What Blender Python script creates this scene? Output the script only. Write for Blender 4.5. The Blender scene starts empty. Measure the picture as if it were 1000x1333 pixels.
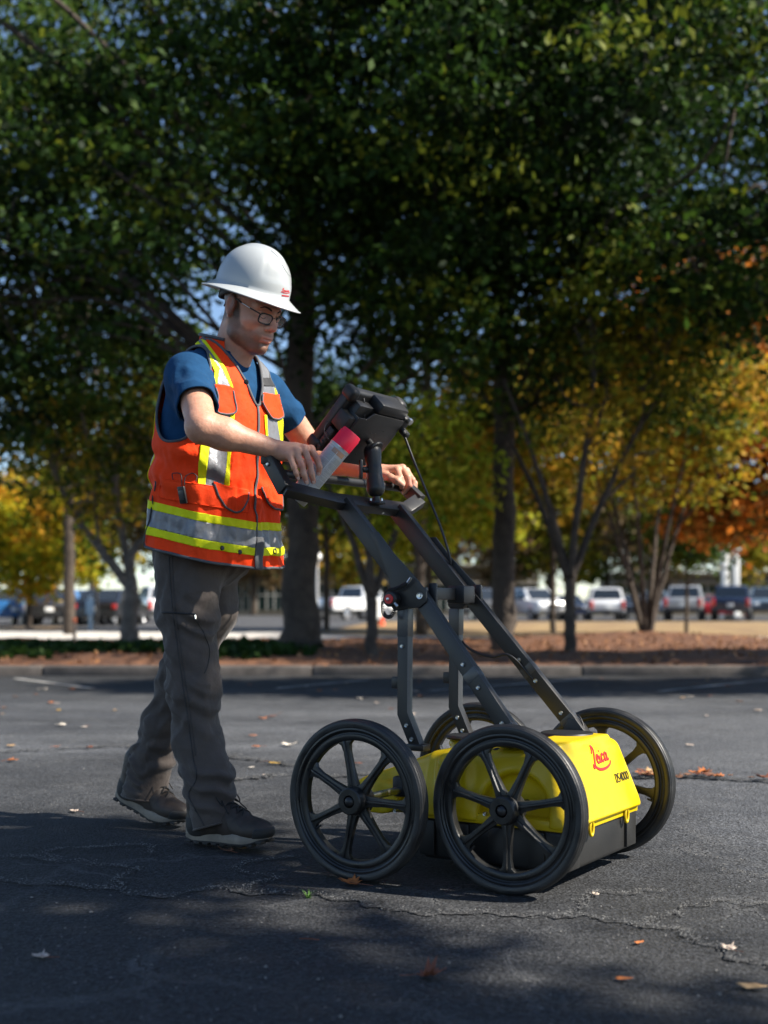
import bpy, bmesh, math, random
import numpy as np
from mathutils import Vector, Matrix, Euler

random.seed(7)
RNG = np.random.default_rng(7)
scene = bpy.context.scene
COL = scene.collection
PI = math.pi

# ------------------------------------------------------------------ camera
FPX, HORIZON, CAMH = 1560.0, 791.0, 0.758       # focal length in photo pixels, horizon row, camera height
cd = bpy.data.cameras.new('camera')
cam = bpy.data.objects.new('camera', cd)
COL.objects.link(cam)
cam.location = (0, 0, CAMH)
cam.rotation_euler = (math.radians(90), 0, 0)
cd.sensor_fit = 'HORIZONTAL'
cd.sensor_width = 36
cd.lens = 36 * FPX / 1000
cd.shift_y = (HORIZON - 666.5) / 1000
cd.clip_start = 0.05
cd.clip_end = 2000
cd.dof.use_dof = True
cd.dof.focus_distance = 3.55
cd.dof.aperture_fstop = 3.0
scene.camera = cam

# ------------------------------------------------------------------ light
SUN_DIR = Vector((0.70, -0.16, 0.64)).normalized()
w = bpy.data.worlds.new('World')
scene.world = w
w.use_nodes = True
wn = w.node_tree
sky = wn.nodes.new('ShaderNodeTexSky')
sky.sky_type = 'NISHITA'
sky.sun_disc = False
sky.sun_elevation = math.asin(SUN_DIR.z)
sky.sun_rotation = math.atan2(SUN_DIR.x, SUN_DIR.y)
sky.altitude = 1200
sky.air_density = 1.0
sky.dust_density = 0.5
sky.ozone_density = 2.2
bg = wn.nodes['Background']
bg.inputs['Strength'].default_value = 0.085
wn.links.new(sky.outputs['Color'], bg.inputs['Color'])
sd = bpy.data.lights.new('sun', 'SUN')
sd.energy = 5.0
sd.angle = math.radians(0.53)
sd.color = (1.0, 0.93, 0.82)
sun = bpy.data.objects.new('sun', sd)
COL.objects.link(sun)
sun.rotation_euler = SUN_DIR.to_track_quat('Z', 'Y').to_euler()
sun.location = (8, -2, 12)
scene.view_settings.view_transform = 'Standard'
scene.view_settings.look = 'None'
scene.view_settings.gamma = 1.0
scene.view_settings.use_curve_mapping = False
scene.view_settings.exposure = 1.2

# ------------------------------------------------------------------ helpers
def at(px, py, Y):
    """photo pixel -> world point at depth Y"""
    return np.array([(px - 500) / FPX * Y, Y, CAMH + (HORIZON - py) / FPX * Y])

def tag(o, label=None, cat=None, group=None, kind=None):
    if label: o['label'] = label
    if cat: o['category'] = cat
    if group: o['group'] = group
    if kind: o['kind'] = kind
    return o

def empty(name, loc=(0, 0, 0), rz=0.0, parent=None):
    o = bpy.data.objects.new(name, None)
    COL.objects.link(o)
    o.location = loc
    o.rotation_euler = (0, 0, rz)
    o.empty_display_size = 0.1
    if parent: o.parent = parent
    return o

def mesh_obj(name, v, f, mat=None, parent=None, smooth=True, auto=None):
    me = bpy.data.meshes.new(name)
    v = np.asarray(v, dtype=np.float64)
    if isinstance(f, np.ndarray):
        f = f.tolist()
    me.from_pydata(v.tolist(), [], f)
    me.validate()
    return link_mesh(name, me, mat, parent, smooth, auto)

def link_mesh(name, me, mat=None, parent=None, smooth=True, auto=None):
    if mat is not None:
        if isinstance(mat, (list, tuple)):
            for m in mat: me.materials.append(m)
        else:
            me.materials.append(mat)
    if smooth:
        me.polygons.foreach_set('use_smooth', [True] * len(me.polygons))
        if auto is not None:
            me.set_sharp_from_angle(angle=math.radians(auto))
    me.update()
    o = bpy.data.objects.new(name, me)
    COL.objects.link(o)
    if parent: o.parent = parent
    return o

def dup(o, parent=None):
    c = o.copy()
    COL.objects.link(c)
    if parent: c.parent = parent
    return c

def dup_tree(o, parent=None):
    c = dup(o, parent)
    for ch in list(o.children):
        dup_tree(ch, c)
    return c

class MB:
    """collects simple shapes into one mesh"""
    def __init__(s):
        s.v = []; s.f = []; s.n = 0
    def add(s, v, f, M=None):
        v = np.asarray(v, float)
        if M is not None:
            M = np.array(M)
            v = v @ M[:3, :3].T + M[:3, 3]
        s.v.append(v)
        s.f += [tuple(i + s.n for i in q) for q in f]
        s.n += len(v)
        return s
    def box(s, c, size, M=None, bevel=0.0, seg=2):
        v, f = rbox(size, bevel, seg)
        v = v + np.asarray(c, float)
        return s.add(v, f, M)
    def tube(s, pts, rad, seg=10, caps=True, flat=None):
        v, f = tube_geo(pts, rad, seg, caps)
        return s.add(v, f)
    def lathe(s, prof, seg=32, M=None, closed=False):
        v, f = lathe_geo(prof, seg, closed)
        return s.add(v, f, M)
    def prism(s, poly, t0, t1, M=None):
        """poly in xz plane extruded along y from t0 to t1"""
        n = len(poly)
        v = [(p[0], t0, p[1]) for p in poly] + [(p[0], t1, p[1]) for p in poly]
        f = [tuple(range(n))[::1], tuple(range(2 * n - 1, n - 1, -1))]
        for i in range(n):
            j = (i + 1) % n
            f.append((j, i, n + i, n + j))
        return s.add(v, f, M)
    def build(s, name, mat, parent=None, smooth=True, auto=35, bevel=0.0):
        v = np.concatenate(s.v)
        o = mesh_obj(name, v, s.f, mat, parent, False)
        me = o.data
        bm = bmesh.new(); bm.from_mesh(me)
        bmesh.ops.recalc_face_normals(bm, faces=bm.faces)
        if bevel > 0:
            es = [e for e in bm.edges if len(e.link_faces) == 2 and e.calc_face_angle() > 0.5]
            bmesh.ops.bevel(bm, geom=es, offset=bevel, segments=2, profile=0.6, affect='EDGES', clamp_overlap=True)
        bm.to_mesh(me); bm.free()
        if smooth:
            me.polygons.foreach_set('use_smooth', [True] * len(me.polygons))
            if auto is not None: me.set_sharp_from_angle(angle=math.radians(auto))
        me.update()
        return o

_rb = {}
def rbox(size, bevel=0.0, seg=2):
    key = (tuple(round(x, 5) for x in size), round(bevel, 5), seg)
    if key in _rb: return _rb[key]
    bm = bmesh.new()
    bmesh.ops.create_cube(bm, size=1.0)
    for v in bm.verts:
        v.co = Vector((v.co.x * size[0], v.co.y * size[1], v.co.z * size[2]))
    if bevel > 0:
        bmesh.ops.bevel(bm, geom=list(bm.edges), offset=bevel, segments=seg, profile=0.5, affect='EDGES', clamp_overlap=True)
    bm.verts.index_update()
    v = np.array([x.co[:] for x in bm.verts]); f = [tuple(q.index for q in p.verts) for p in bm.faces]
    bm.free()
    _rb[key] = (v, f)
    return v, f

def catmull(pts, n=8, closed=False):
    P = np.asarray(pts, float)
    out = []
    m = len(P)
    rng = range(m if closed else m - 1)
    for i in rng:
        if closed:
            p0, p1, p2, p3 = P[(i - 1) % m], P[i], P[(i + 1) % m], P[(i + 2) % m]
        else:
            p0, p1, p2, p3 = P[max(i - 1, 0)], P[i], P[i + 1], P[min(i + 2, m - 1)]
        for k in range(n):
            t = k / n
            out.append(0.5 * ((2 * p1) + (-p0 + p2) * t + (2 * p0 - 5 * p1 + 4 * p2 - p3) * t * t + (-p0 + 3 * p1 - 3 * p2 + p3) * t ** 3))
    if not closed: out.append(P[-1])
    return np.array(out)

def tube_geo(pts, rad, seg=10, caps=True, closed=False):
    P = np.asarray(pts, float)
    n = len(P)
    R = np.full(n, rad, float) if np.isscalar(rad) else np.asarray(rad, float)
    if closed:
        T = np.roll(P, -1, 0) - np.roll(P, 1, 0)
    else:
        T = np.gradient(P, axis=0)
    T /= np.linalg.norm(T, axis=1)[:, None] + 1e-12
    ref = np.array([0, 0, 1.0]) if abs(T[0][2]) < 0.9 else np.array([1.0, 0, 0])
    N = np.cross(T[0], ref); N /= np.linalg.norm(N)
    V = []
    a = np.linspace(0, 2 * PI, seg, endpoint=False)
    for i in range(n):
        N = N - T[i] * np.dot(N, T[i]); N /= np.linalg.norm(N) + 1e-12
        B = np.cross(T[i], N)
        V.append(P[i] + R[i] * (np.cos(a)[:, None] * N + np.sin(a)[:, None] * B))
    V = np.concatenate(V)
    F = []
    for i in range(n if closed else n - 1):
        j = (i + 1) % n
        for k in range(seg):
            l = (k + 1) % seg
            F.append((i * seg + k, i * seg + l, j * seg + l, j * seg + k))
    if caps and not closed:
        F.append(tuple(range(seg))[::-1]); F.append(tuple((n - 1) * seg + k for k in range(seg)))
    return V, F

def lathe_geo(prof, seg=32, closed=False):
    """profile of (r, y); axis = y"""
    pr = np.asarray(prof, float); n = len(pr)
    a = np.linspace(0, 2 * PI, seg, endpoint=False)
    V = np.zeros((n, seg, 3))
    V[..., 0] = pr[:, 0:1] * np.cos(a); V[..., 2] = pr[:, 0:1] * np.sin(a); V[..., 1] = pr[:, 1:2]
    F = []
    for i in range(n if closed else n - 1):
        j = (i + 1) % n
        for k in range(seg):
            l = (k + 1) % seg
            F.append((i * seg + k, j * seg + k, j * seg + l, i * seg + l))
    if not closed:
        if pr[0, 0] > 1e-5: F.append(tuple(range(seg)))
        if pr[-1, 0] > 1e-5: F.append(tuple((n - 1) * seg + k for k in range(seg))[::-1])
    return V.reshape(-1, 3), F

def frameM(o, x, y, z):
    M = np.eye(4); M[:3, 0] = x; M[:3, 1] = y; M[:3, 2] = z; M[:3, 3] = o
    return M

def nrm(v):
    v = np.asarray(v, float); return v / (np.linalg.norm(v) + 1e-12)

# ------------------------------------------------------------------ materials
MATS = {}
def mat(name, col, rough=0.6, metal=0.0, spec=0.5, var=None, bump=None, coat=0.0, alpha=None, trans=0.0, rvar=0.0, col2=None, sheen=0.0):
    """principled material; var=(scale, amount) mottles the colour, bump=(scale, strength, distance)"""
    if name in MATS: return MATS[name]
    m = bpy.data.materials.new(name)
    m.use_nodes = True
    nt = m.node_tree; b = nt.nodes['Principled BSDF']
    b.inputs['Base Color'].default_value = (*col, 1)
    b.inputs['Roughness'].default_value = rough
    b.inputs['Metallic'].default_value = metal
    b.inputs['Specular IOR Level'].default_value = spec
    b.inputs['Coat Weight'].default_value = coat
    b.inputs['Sheen Weight'].default_value = sheen
    if trans: b.inputs['Transmission Weight'].default_value = trans
    if var or bump or rvar:
        tc = nt.nodes.new('ShaderNodeTexCoord')
    if var:
        n = nt.nodes.new('ShaderNodeTexNoise'); n.inputs['Scale'].default_value = var[0]; n.inputs['Detail'].default_value = 6
        nt.links.new(tc.outputs['Object'], n.inputs['Vector'])
        mx = nt.nodes.new('ShaderNodeMix'); mx.data_type = 'RGBA'
        c2 = col2 if col2 else tuple(min(1, c * (1 + var[1])) for c in col)
        c1 = col if col2 else tuple(c * (1 - var[1]) for c in col)
        mx.inputs[6].default_value = (*c1, 1); mx.inputs[7].default_value = (*c2, 1)
        r = nt.nodes.new('ShaderNodeMapRange'); r.inputs[1].default_value = 0.3; r.inputs[2].default_value = 0.7
        nt.links.new(n.outputs['Fac'], r.inputs[0]); nt.links.new(r.outputs[0], mx.inputs[0])
        nt.links.new(mx.outputs[2], b.inputs['Base Color'])
        if rvar:
            r2 = nt.nodes.new('ShaderNodeMapRange'); r2.inputs[1].default_value = 0.3; r2.inputs[2].default_value = 0.7
            r2.inputs[3].default_value = rough - rvar; r2.inputs[4].default_value = rough + rvar
            nt.links.new(n.outputs['Fac'], r2.inputs[0]); nt.links.new(r2.outputs[0], b.inputs['Roughness'])
    if bump:
        n = nt.nodes.new('ShaderNodeTexNoise'); n.inputs['Scale'].default_value = bump[0]; n.inputs['Detail'].default_value = 5
        nt.links.new(tc.outputs['Object'], n.inputs['Vector'])
        bp = nt.nodes.new('ShaderNodeBump'); bp.inputs['Strength'].default_value = bump[1]; bp.inputs['Distance'].default_value = bump[2]
        nt.links.new(n.outputs['Fac'], bp.inputs['Height']); nt.links.new(bp.outputs['Normal'], b.inputs['Normal'])
    MATS[name] = m
    return m

def leaf_mat(name, cols, translucency=0.4):
    """leaf colours picked by the per-leaf attribute 'pick'"""
    m = bpy.data.materials.new(name); m.use_nodes = True
    nt = m.node_tree; nt.nodes.clear()
    out = nt.nodes.new('ShaderNodeOutputMaterial')
    a = nt.nodes.new('ShaderNodeAttribute'); a.attribute_name = 'pick'
    cr = nt.nodes.new('ShaderNodeValToRGB'); el = cr.color_ramp.elements
    while len(el) < len(cols): el.new(0.5)
    for i, c in enumerate(cols):
        el[i].position = i / (len(cols) - 1); el[i].color = (*c, 1)
    nt.links.new(a.outputs['Fac'], cr.inputs[0])
    p = nt.nodes.new('ShaderNodeBsdfPrincipled'); p.inputs['Roughness'].default_value = 0.6
    p.inputs['Specular IOR Level'].default_value = 0.15
    t = nt.nodes.new('ShaderNodeBsdfTranslucent')
    mx = nt.nodes.new('ShaderNodeMixShader'); mx.inputs[0].default_value = translucency
    nt.links.new(cr.outputs[0], p.inputs['Base Color']); nt.links.new(cr.outputs[0], t.inputs['Color'])
    nt.links.new(p.outputs[0], mx.inputs[1]); nt.links.new(t.outputs[0], mx.inputs[2]); nt.links.new(mx.outputs[0], out.inputs[0])
    return m

# numpy value noise
_T = np.random.default_rng(3).random((32, 32, 32)).astype(np.float32)
def vnoise(P):
    P = np.asarray(P, np.float32)
    i = np.floor(P).astype(int); fr = P - i; fr = fr * fr * (3 - 2 * fr)
    i %= 32; j = (i + 1) % 32
    x, y, z = fr[..., 0], fr[..., 1], fr[..., 2]
    def g(a, b, c): return _T[a, b, c]
    c00 = g(i[..., 0], i[..., 1], i[..., 2]) * (1 - x) + g(j[..., 0], i[..., 1], i[..., 2]) * x
    c10 = g(i[..., 0], j[..., 1], i[..., 2]) * (1 - x) + g(j[..., 0], j[..., 1], i[..., 2]) * x
    c01 = g(i[..., 0], i[..., 1], j[..., 2]) * (1 - x) + g(j[..., 0], i[..., 1], j[..., 2]) * x
    c11 = g(i[..., 0], j[..., 1], j[..., 2]) * (1 - x) + g(j[..., 0], j[..., 1], j[..., 2]) * x
    return (c00 * (1 - y) + c10 * y) * (1 - z) + (c01 * (1 - y) + c11 * y) * z
def fnoise(P, o=3):
    s = 0; a = 0.5
    for k in range(o):
        s = s + a * vnoise(np.asarray(P) * 2 ** k + 7.3 * k); a *= 0.5
    return s / (1 - 0.5 ** o) - 0.5

# signed distance fields -> mesh (surface nets)
class Grid:
    def __init__(s, lo, hi, res):
        s.lo = np.array(lo, np.float32); s.res = res
        n = np.ceil((np.array(hi) - np.array(lo)) / res).astype(int) + 1
        ax = [lo[k] + res * np.arange(n[k], dtype=np.float32) for k in range(3)]
        s.X, s.Y, s.Z = np.meshgrid(*[a.astype(np.float32) for a in ax], indexing='ij')
        s.M = None
    def local(s, M):
        """a view of the same grid in another frame (M: local->grid 4x4)"""
        g = object.__new__(Grid); g.lo = s.lo; g.res = s.res
        R = np.array(M)[:3, :3].astype(np.float32); t = np.array(M)[:3, 3].astype(np.float32)
        x, y, z = s.X - t[0], s.Y - t[1], s.Z - t[2]
        g.X = x * R[0, 0] + y * R[1, 0] + z * R[2, 0]
        g.Y = x * R[0, 1] + y * R[1, 1] + z * R[2, 1]
        g.Z = x * R[0, 2] + y * R[1, 2] + z * R[2, 2]
        return g
    def sph(s, c, r):
        return np.sqrt((s.X - c[0]) ** 2 + (s.Y - c[1]) ** 2 + (s.Z - c[2]) ** 2) - r
    def ell(s, c, r):
        x, y, z = (s.X - c[0]), (s.Y - c[1]), (s.Z - c[2])
        k0 = np.sqrt((x / r[0]) ** 2 + (y / r[1]) ** 2 + (z / r[2]) ** 2)
        k1 = np.sqrt((x / r[0] ** 2) ** 2 + (y / r[1] ** 2) ** 2 + (z / r[2] ** 2) ** 2) + 1e-9
        return k0 * (k0 - 1) / k1
    def cap(s, a, b, ra, rb=None):
        if rb is None: rb = ra
        a = np.asarray(a, float); b = np.asarray(b, float); d = b - a; L = float(d @ d) + 1e-12
        t = ((s.X - a[0]) * d[0] + (s.Y - a[1]) * d[1] + (s.Z - a[2]) * d[2]) / L
        t = np.clip(t, 0, 1)
        q = np.sqrt((s.X - a[0] - t * d[0]) ** 2 + (s.Y - a[1] - t * d[1]) ** 2 + (s.Z - a[2] - t * d[2]) ** 2)
        return q - (ra + (rb - ra) * t)
    def box(s, c, hs, r=0.0):
        x = np.abs(s.X - c[0]) - hs[0] + r; y = np.abs(s.Y - c[1]) - hs[1] + r; z = np.abs(s.Z - c[2]) - hs[2] + r
        o = np.sqrt(np.maximum(x, 0) ** 2 + np.maximum(y, 0) ** 2 + np.maximum(z, 0) ** 2)
        return o + np.minimum(np.maximum(x, np.maximum(y, z)), 0) - r
    def chain(s, pts, rs, k=0.006):
        d = None
        for i in range(len(pts) - 1):
            c = s.cap(pts[i], pts[i + 1], rs[i], rs[i + 1])
            d = c if d is None else smin(d, c, k)
        return d
def smin(a, b, k):
    h = np.clip(0.5 + 0.5 * (b - a) / k, 0, 1)
    return b + (a - b) * h - k * h * (1 - h)
def smax(a, b, k): return -smin(-a, -b, k)

def surfnet(F, g):
    S = F < 0
    n = F.shape
    c = [S[i:n[0] - 1 + i, j:n[1] - 1 + j, k:n[2] - 1 + k] for i in (0, 1) for j in (0, 1) for k in (0, 1)]
    cnt = sum(x.astype(np.int8) for x in c)
    idx = np.argwhere((cnt > 0) & (cnt < 8))
    vid = np.full((n[0] - 1, n[1] - 1, n[2] - 1), -1, np.int64)
    vid[idx[:, 0], idx[:, 1], idx[:, 2]] = np.arange(len(idx))
    acc = np.zeros((len(idx), 3)); m = np.zeros(len(idx))
    cor = [(i, j, k) for i in (0, 1) for j in (0, 1) for k in (0, 1)]
    val = {q: F[idx[:, 0] + q[0], idx[:, 1] + q[1], idx[:, 2] + q[2]] for q in cor}
    for a in cor:
        for ax in range(3):
            if a[ax] == 0:
                b = list(a); b[ax] = 1; b = tuple(b)
                va, vb = val[a], val[b]
                cr = (va < 0) != (vb < 0)
                t = np.where(cr, va / np.where(cr, va - vb, 1), 0)
                p = np.zeros((len(idx), 3)); p[:] = a; p[:, ax] = t
                acc[cr] += p[cr]; m[cr] += 1
    V = (idx + acc / m[:, None]) * g.res + g.lo
    Q = []
    for ax in range(3):
        b, cc = (ax + 1) % 3, (ax + 2) % 3
        sl0 = [slice(None)] * 3; sl1 = [slice(None)] * 3
        sl0[ax] = slice(0, n[ax] - 1); sl1[ax] = slice(1, n[ax])
        A, B = S[tuple(sl0)], S[tuple(sl1)]
        e = np.argwhere(A != B)
        ok = (e[:, b] > 0) & (e[:, cc] > 0) & (e[:, b] < n[b] - 1) & (e[:, cc] < n[cc] - 1)
        e = e[ok]
        inside = A[e[:, 0], e[:, 1], e[:, 2]]
        def off(db, dc):
            q = e.copy(); q[:, b] += db; q[:, cc] += dc
            return vid[q[:, 0], q[:, 1], q[:, 2]]
        q = np.stack([off(-1, -1), off(0, -1), off(0, 0), off(-1, 0)], 1)
        q[~inside] = q[~inside][:, ::-1]
        Q.append(q)
    return V, np.concatenate(Q)

def vnormals(V, F):
    F = np.asarray(F); N = np.zeros_like(V)
    if F.shape[1] == 4:
        fn = np.cross(V[F[:, 2]] - V[F[:, 0]], V[F[:, 3]] - V[F[:, 1]])
    else:
        fn = np.cross(V[F[:, 1]] - V[F[:, 0]], V[F[:, 2]] - V[F[:, 0]])
    for k in range(F.shape[1]):
        np.add.at(N, F[:, k], fn)
    return N / (np.linalg.norm(N, axis=1)[:, None] + 1e-12)

def relax(V, F, it=2, lam=0.5):
    F = np.asarray(F); k = F.shape[1]
    V = V.copy()
    for _ in range(it):
        A = np.zeros_like(V); c = np.zeros(len(V))
        for i in range(k):
            j = (i + 1) % k
            np.add.at(A, F[:, i], V[F[:, j]]); np.add.at(c, F[:, i], 1)
            np.add.at(A, F[:, j], V[F[:, i]]); np.add.at(c, F[:, j], 1)
        V += lam * (A / np.maximum(c, 1)[:, None] - V)
    return V

def tri(F):
    F = np.asarray(F)
    return np.concatenate([F[:, [0, 1, 2]], F[:, [0, 2, 3]]]) if F.shape[1] == 4 else F

def clip(V, F, g, data=None):
    """keep the part of a triangle mesh where g < 0, cut exactly along g = 0"""
    F = tri(F)
    ins = g < 0
    k = ins[F].sum(1)
    full = F[k == 3]
    cut = F[(k == 1) | (k == 2)]
    nv = list(); cache = {}; base = len(V); out = []
    data = [] if data is None else data
    def mid(a, b):
        key = (a, b) if a < b else (b, a)
        if key not in cache:
            a, b = key
            t = g[a] / (g[a] - g[b])
            cache[key] = base + len(nv)
            nv.append((a, b, t))
        return cache[key]
    for t in cut:
        for r in range(3):
            a, b, c = t[r], t[(r + 1) % 3], t[(r + 2) % 3]
            if ins[a] and not ins[b] and not ins[c]:
                out.append((a, mid(a, b), mid(a, c))); break
            if ins[a] and ins[b] and not ins[c]:
                x, y = mid(b, c), mid(a, c)
                out.append((a, b, x)); out.append((a, x, y)); break
    if nv:
        I = np.array([n[0] for n in nv]); J = np.array([n[1] for n in nv]); T = np.array([n[2] for n in nv])
        def ext(D):
            TT = T.reshape((-1,) + (1,) * (D.ndim - 1))
            return np.concatenate([D, D[I] * (1 - TT) + D[J] * TT])
    else:
        def ext(D): return D
    V2 = ext(V); D2 = [ext(d) for d in data]
    F2 = np.concatenate([full, np.array(out, int).reshape(-1, 3)]) if len(out) else full
    used = np.unique(F2); remap = np.full(len(V2), -1); remap[used] = np.arange(len(used))
    return V2[used], remap[F2], [d[used] for d in D2]

def loops(F):
    """boundary loops of a triangle mesh"""
    from collections import defaultdict
    E = {}
    for t in F:
        for r in range(3):
            a, b = int(t[r]), int(t[(r + 1) % 3])
            if (b, a) in E: del E[(b, a)]
            else: E[(a, b)] = 1
    nx = {}
    for a, b in E: nx[a] = b
    out = []
    while nx:
        s = next(iter(nx)); l = []; c = s
        while c in nx:
            l.append(c); c = nx.pop(c)
        out.append(l)
    return out

def resample(P, step, closed=True):
    P = np.asarray(P)
    Q = np.concatenate([P, P[:1]]) if closed else P
    L = np.concatenate([[0], np.cumsum(np.linalg.norm(np.diff(Q, axis=0), axis=1))])
    n = max(4, int(L[-1] / step))
    s = np.linspace(0, L[-1], n, endpoint=not closed)
    R = np.stack([np.interp(s, L, Q[:, k]) for k in range(3)], 1)
    for _ in range(2):
        if closed: R = 0.5 * R + 0.25 * (np.roll(R, 1, 0) + np.roll(R, -1, 0))
        else: R[1:-1] = 0.5 * R[1:-1] + 0.25 * (R[2:] + R[:-2])
    return R
# ================================================================== SETTING
def N(nt, t, **kw):
    n = nt.nodes.new(t)
    for k, v in kw.items():
        if k in n.bl_rna.properties.keys() and not k[0].isupper(): setattr(n, k, v)
        else: n.inputs[k].default_value = v
    return n

def asphalt_mat(name, dark, light, crack=True, scale=1.0):
    m = bpy.data.materials.new(name); m.use_nodes = True
    nt = m.node_tree; L = nt.links.new; b = nt.nodes['Principled BSDF']
    tc = nt.nodes.new('ShaderNodeTexCoord'); O = tc.outputs['Object']
    big = N(nt, 'ShaderNodeTexNoise', Scale=0.55 * scale, Detail=5.0, Roughness=0.6); L(O, big.inputs['Vector'])
    mid = N(nt, 'ShaderNodeTexNoise', Scale=7.0 * scale, Detail=8.0, Roughness=0.7); L(O, mid.inputs['Vector'])
    fine = N(nt, 'ShaderNodeTexNoise', Scale=160.0 * scale, Detail=3.0, Roughness=0.7); L(O, fine.inputs['Vector'])
    vor = N(nt, 'ShaderNodeTexVoronoi', Scale=120.0 * scale); L(O, vor.inputs['Vector'])
    def rng(src, a, b_, c, d):
        r = N(nt, 'ShaderNodeMapRange'); r.inputs[1].default_value = a; r.inputs[2].default_value = b_; r.inputs[3].default_value = c; r.inputs[4].default_value = d
        L(src, r.inputs[0]); return r.outputs[0]
    def math_(op, x, y):
        n = nt.nodes.new('ShaderNodeMath'); n.operation = op
        for i, q in enumerate((x, y)):
            if isinstance(q, float): n.inputs[i].default_value = q
            else: L(q, n.inputs[i])
        return n.outputs[0]
    f = math_('ADD', rng(big.outputs['Fac'], 0.35, 0.65, 0.0, 0.55), rng(mid.outputs['Fac'], 0.3, 0.7, 0.0, 0.45))
    mx = N(nt, 'ShaderNodeMix', data_type='RGBA'); L(f, mx.inputs[0])
    mx.inputs[6].default_value = (*dark, 1); mx.inputs[7].default_value = (*light, 1)
    # stones in the binder
    st = N(nt, 'ShaderNodeMix', data_type='RGBA', blend_type='MULTIPLY'); st.inputs[0].default_value = 1.0
    g = math_('MULTIPLY', rng(fine.outputs['Fac'], 0.3, 0.75, 0.25, 1.9), rng(vor.outputs['Distance'], 0.0, 0.9, 1.5, 0.35))
    grit = N(nt, 'ShaderNodeTexNoise', Scale=62.0 * scale, Detail=4.0, Roughness=0.75); L(O, grit.inputs['Vector'])
    g = math_('MULTIPLY', g, rng(grit.outputs['Fac'], 0.34, 0.66, 0.22, 1.9))
    L(mx.outputs[2], st.inputs[6]); cmb = N(nt, 'ShaderNodeCombineColor'); L(g, cmb.inputs[0]); L(g, cmb.inputs[1]); L(g, cmb.inputs[2]); L(cmb.outputs[0], st.inputs[7])
    col = st.outputs[2]
    hgt = math_('ADD', math_('MULTIPLY', fine.outputs['Fac'], 0.6), math_('MULTIPLY', vor.outputs['Distance'], -0.5))
    # bright quartz grains
    v2 = N(nt, 'ShaderNodeTexVoronoi', Scale=85.0 * scale); L(O, v2.inputs['Vector'])
    sp = math_('LESS_THAN', v2.outputs['Distance'], 0.13)
    pick = N(nt, 'ShaderNodeTexNoise', Scale=23.0 * scale); L(O, pick.inputs['Vector'])
    sp = math_('MULTIPLY', sp, rng(pick.outputs['Fac'], 0.5, 0.62, 0.0, 0.6))
    m2 = N(nt, 'ShaderNodeMix', data_type='RGBA'); L(sp, m2.inputs[0]); L(col, m2.inputs[6]); m2.inputs[7].default_value = (0.2, 0.19, 0.175, 1)
    col = m2.outputs[2]
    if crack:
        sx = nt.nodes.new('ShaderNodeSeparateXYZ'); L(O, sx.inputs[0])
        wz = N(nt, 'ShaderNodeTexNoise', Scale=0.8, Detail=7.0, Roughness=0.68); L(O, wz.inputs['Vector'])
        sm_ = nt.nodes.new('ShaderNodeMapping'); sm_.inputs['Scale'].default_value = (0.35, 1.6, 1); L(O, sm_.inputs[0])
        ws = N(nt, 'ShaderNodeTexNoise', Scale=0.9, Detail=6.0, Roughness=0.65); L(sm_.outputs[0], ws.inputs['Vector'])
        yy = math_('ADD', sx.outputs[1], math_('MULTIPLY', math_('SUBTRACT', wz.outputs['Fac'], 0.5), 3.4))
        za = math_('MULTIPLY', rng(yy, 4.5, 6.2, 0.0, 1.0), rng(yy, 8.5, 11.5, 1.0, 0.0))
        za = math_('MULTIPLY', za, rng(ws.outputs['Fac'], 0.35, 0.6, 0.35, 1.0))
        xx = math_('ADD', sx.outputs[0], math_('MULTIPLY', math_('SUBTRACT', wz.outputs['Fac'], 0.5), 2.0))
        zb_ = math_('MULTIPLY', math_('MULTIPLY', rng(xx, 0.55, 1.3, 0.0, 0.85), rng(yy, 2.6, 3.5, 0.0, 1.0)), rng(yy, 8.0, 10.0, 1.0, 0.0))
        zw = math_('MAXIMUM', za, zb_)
        bright = math_('ADD', 1.0, math_('MULTIPLY', zw, 2.2))  # worn zones, lifted further in colour to brighten the sunlit band
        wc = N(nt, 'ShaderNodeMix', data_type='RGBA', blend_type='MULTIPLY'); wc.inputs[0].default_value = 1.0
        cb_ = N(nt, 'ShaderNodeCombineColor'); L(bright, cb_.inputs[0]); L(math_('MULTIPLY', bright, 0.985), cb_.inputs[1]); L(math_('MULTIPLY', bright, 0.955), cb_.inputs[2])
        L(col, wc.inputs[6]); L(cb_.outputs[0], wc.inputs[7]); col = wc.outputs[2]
        # oil and tyre stains
        so = N(nt, 'ShaderNodeTexNoise', Scale=1.7, Detail=4.0, Roughness=0.55); L(O, so.inputs['Vector'])
        stn = N(nt, 'ShaderNodeMix', data_type='RGBA', blend_type='MULTIPLY'); L(rng(so.outputs['Fac'], 0.60, 0.70, 0.0, 0.55), stn.inputs[0])
        L(col, stn.inputs[6]); stn.inputs[7].default_value = (0.35, 0.35, 0.36, 1); col = stn.outputs[2]
        wob = N(nt, 'ShaderNodeTexNoise', Scale=2.2, Detail=5.0, Roughness=0.65); L(O, wob.inputs['Vector'])
        va = N(nt, 'ShaderNodeVectorMath', operation='MULTIPLY_ADD'); L(wob.outputs['Color'], va.inputs[0]); va.inputs[1].default_value = (0.5, 0.5, 0); L(O, va.inputs[2])
        vc = N(nt, 'ShaderNodeTexVoronoi', feature='DISTANCE_TO_EDGE', Scale=1.5); L(va.outputs[0], vc.inputs['Vector'])
        wm = N(nt, 'ShaderNodeTexNoise', Scale=1.1, Detail=4.0); L(O, wm.inputs['Vector'])
        msk = rng(wm.outputs['Fac'], 0.45, 0.56, 0.0, 1.0)
        dust = math_('MULTIPLY', rng(vc.outputs['Distance'], 0.0, 0.022, 0.6, 0.0), msk)
        core = math_('MULTIPLY', rng(vc.outputs['Distance'], 0.0, 0.0045, 1.0, 0.0), msk)
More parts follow.
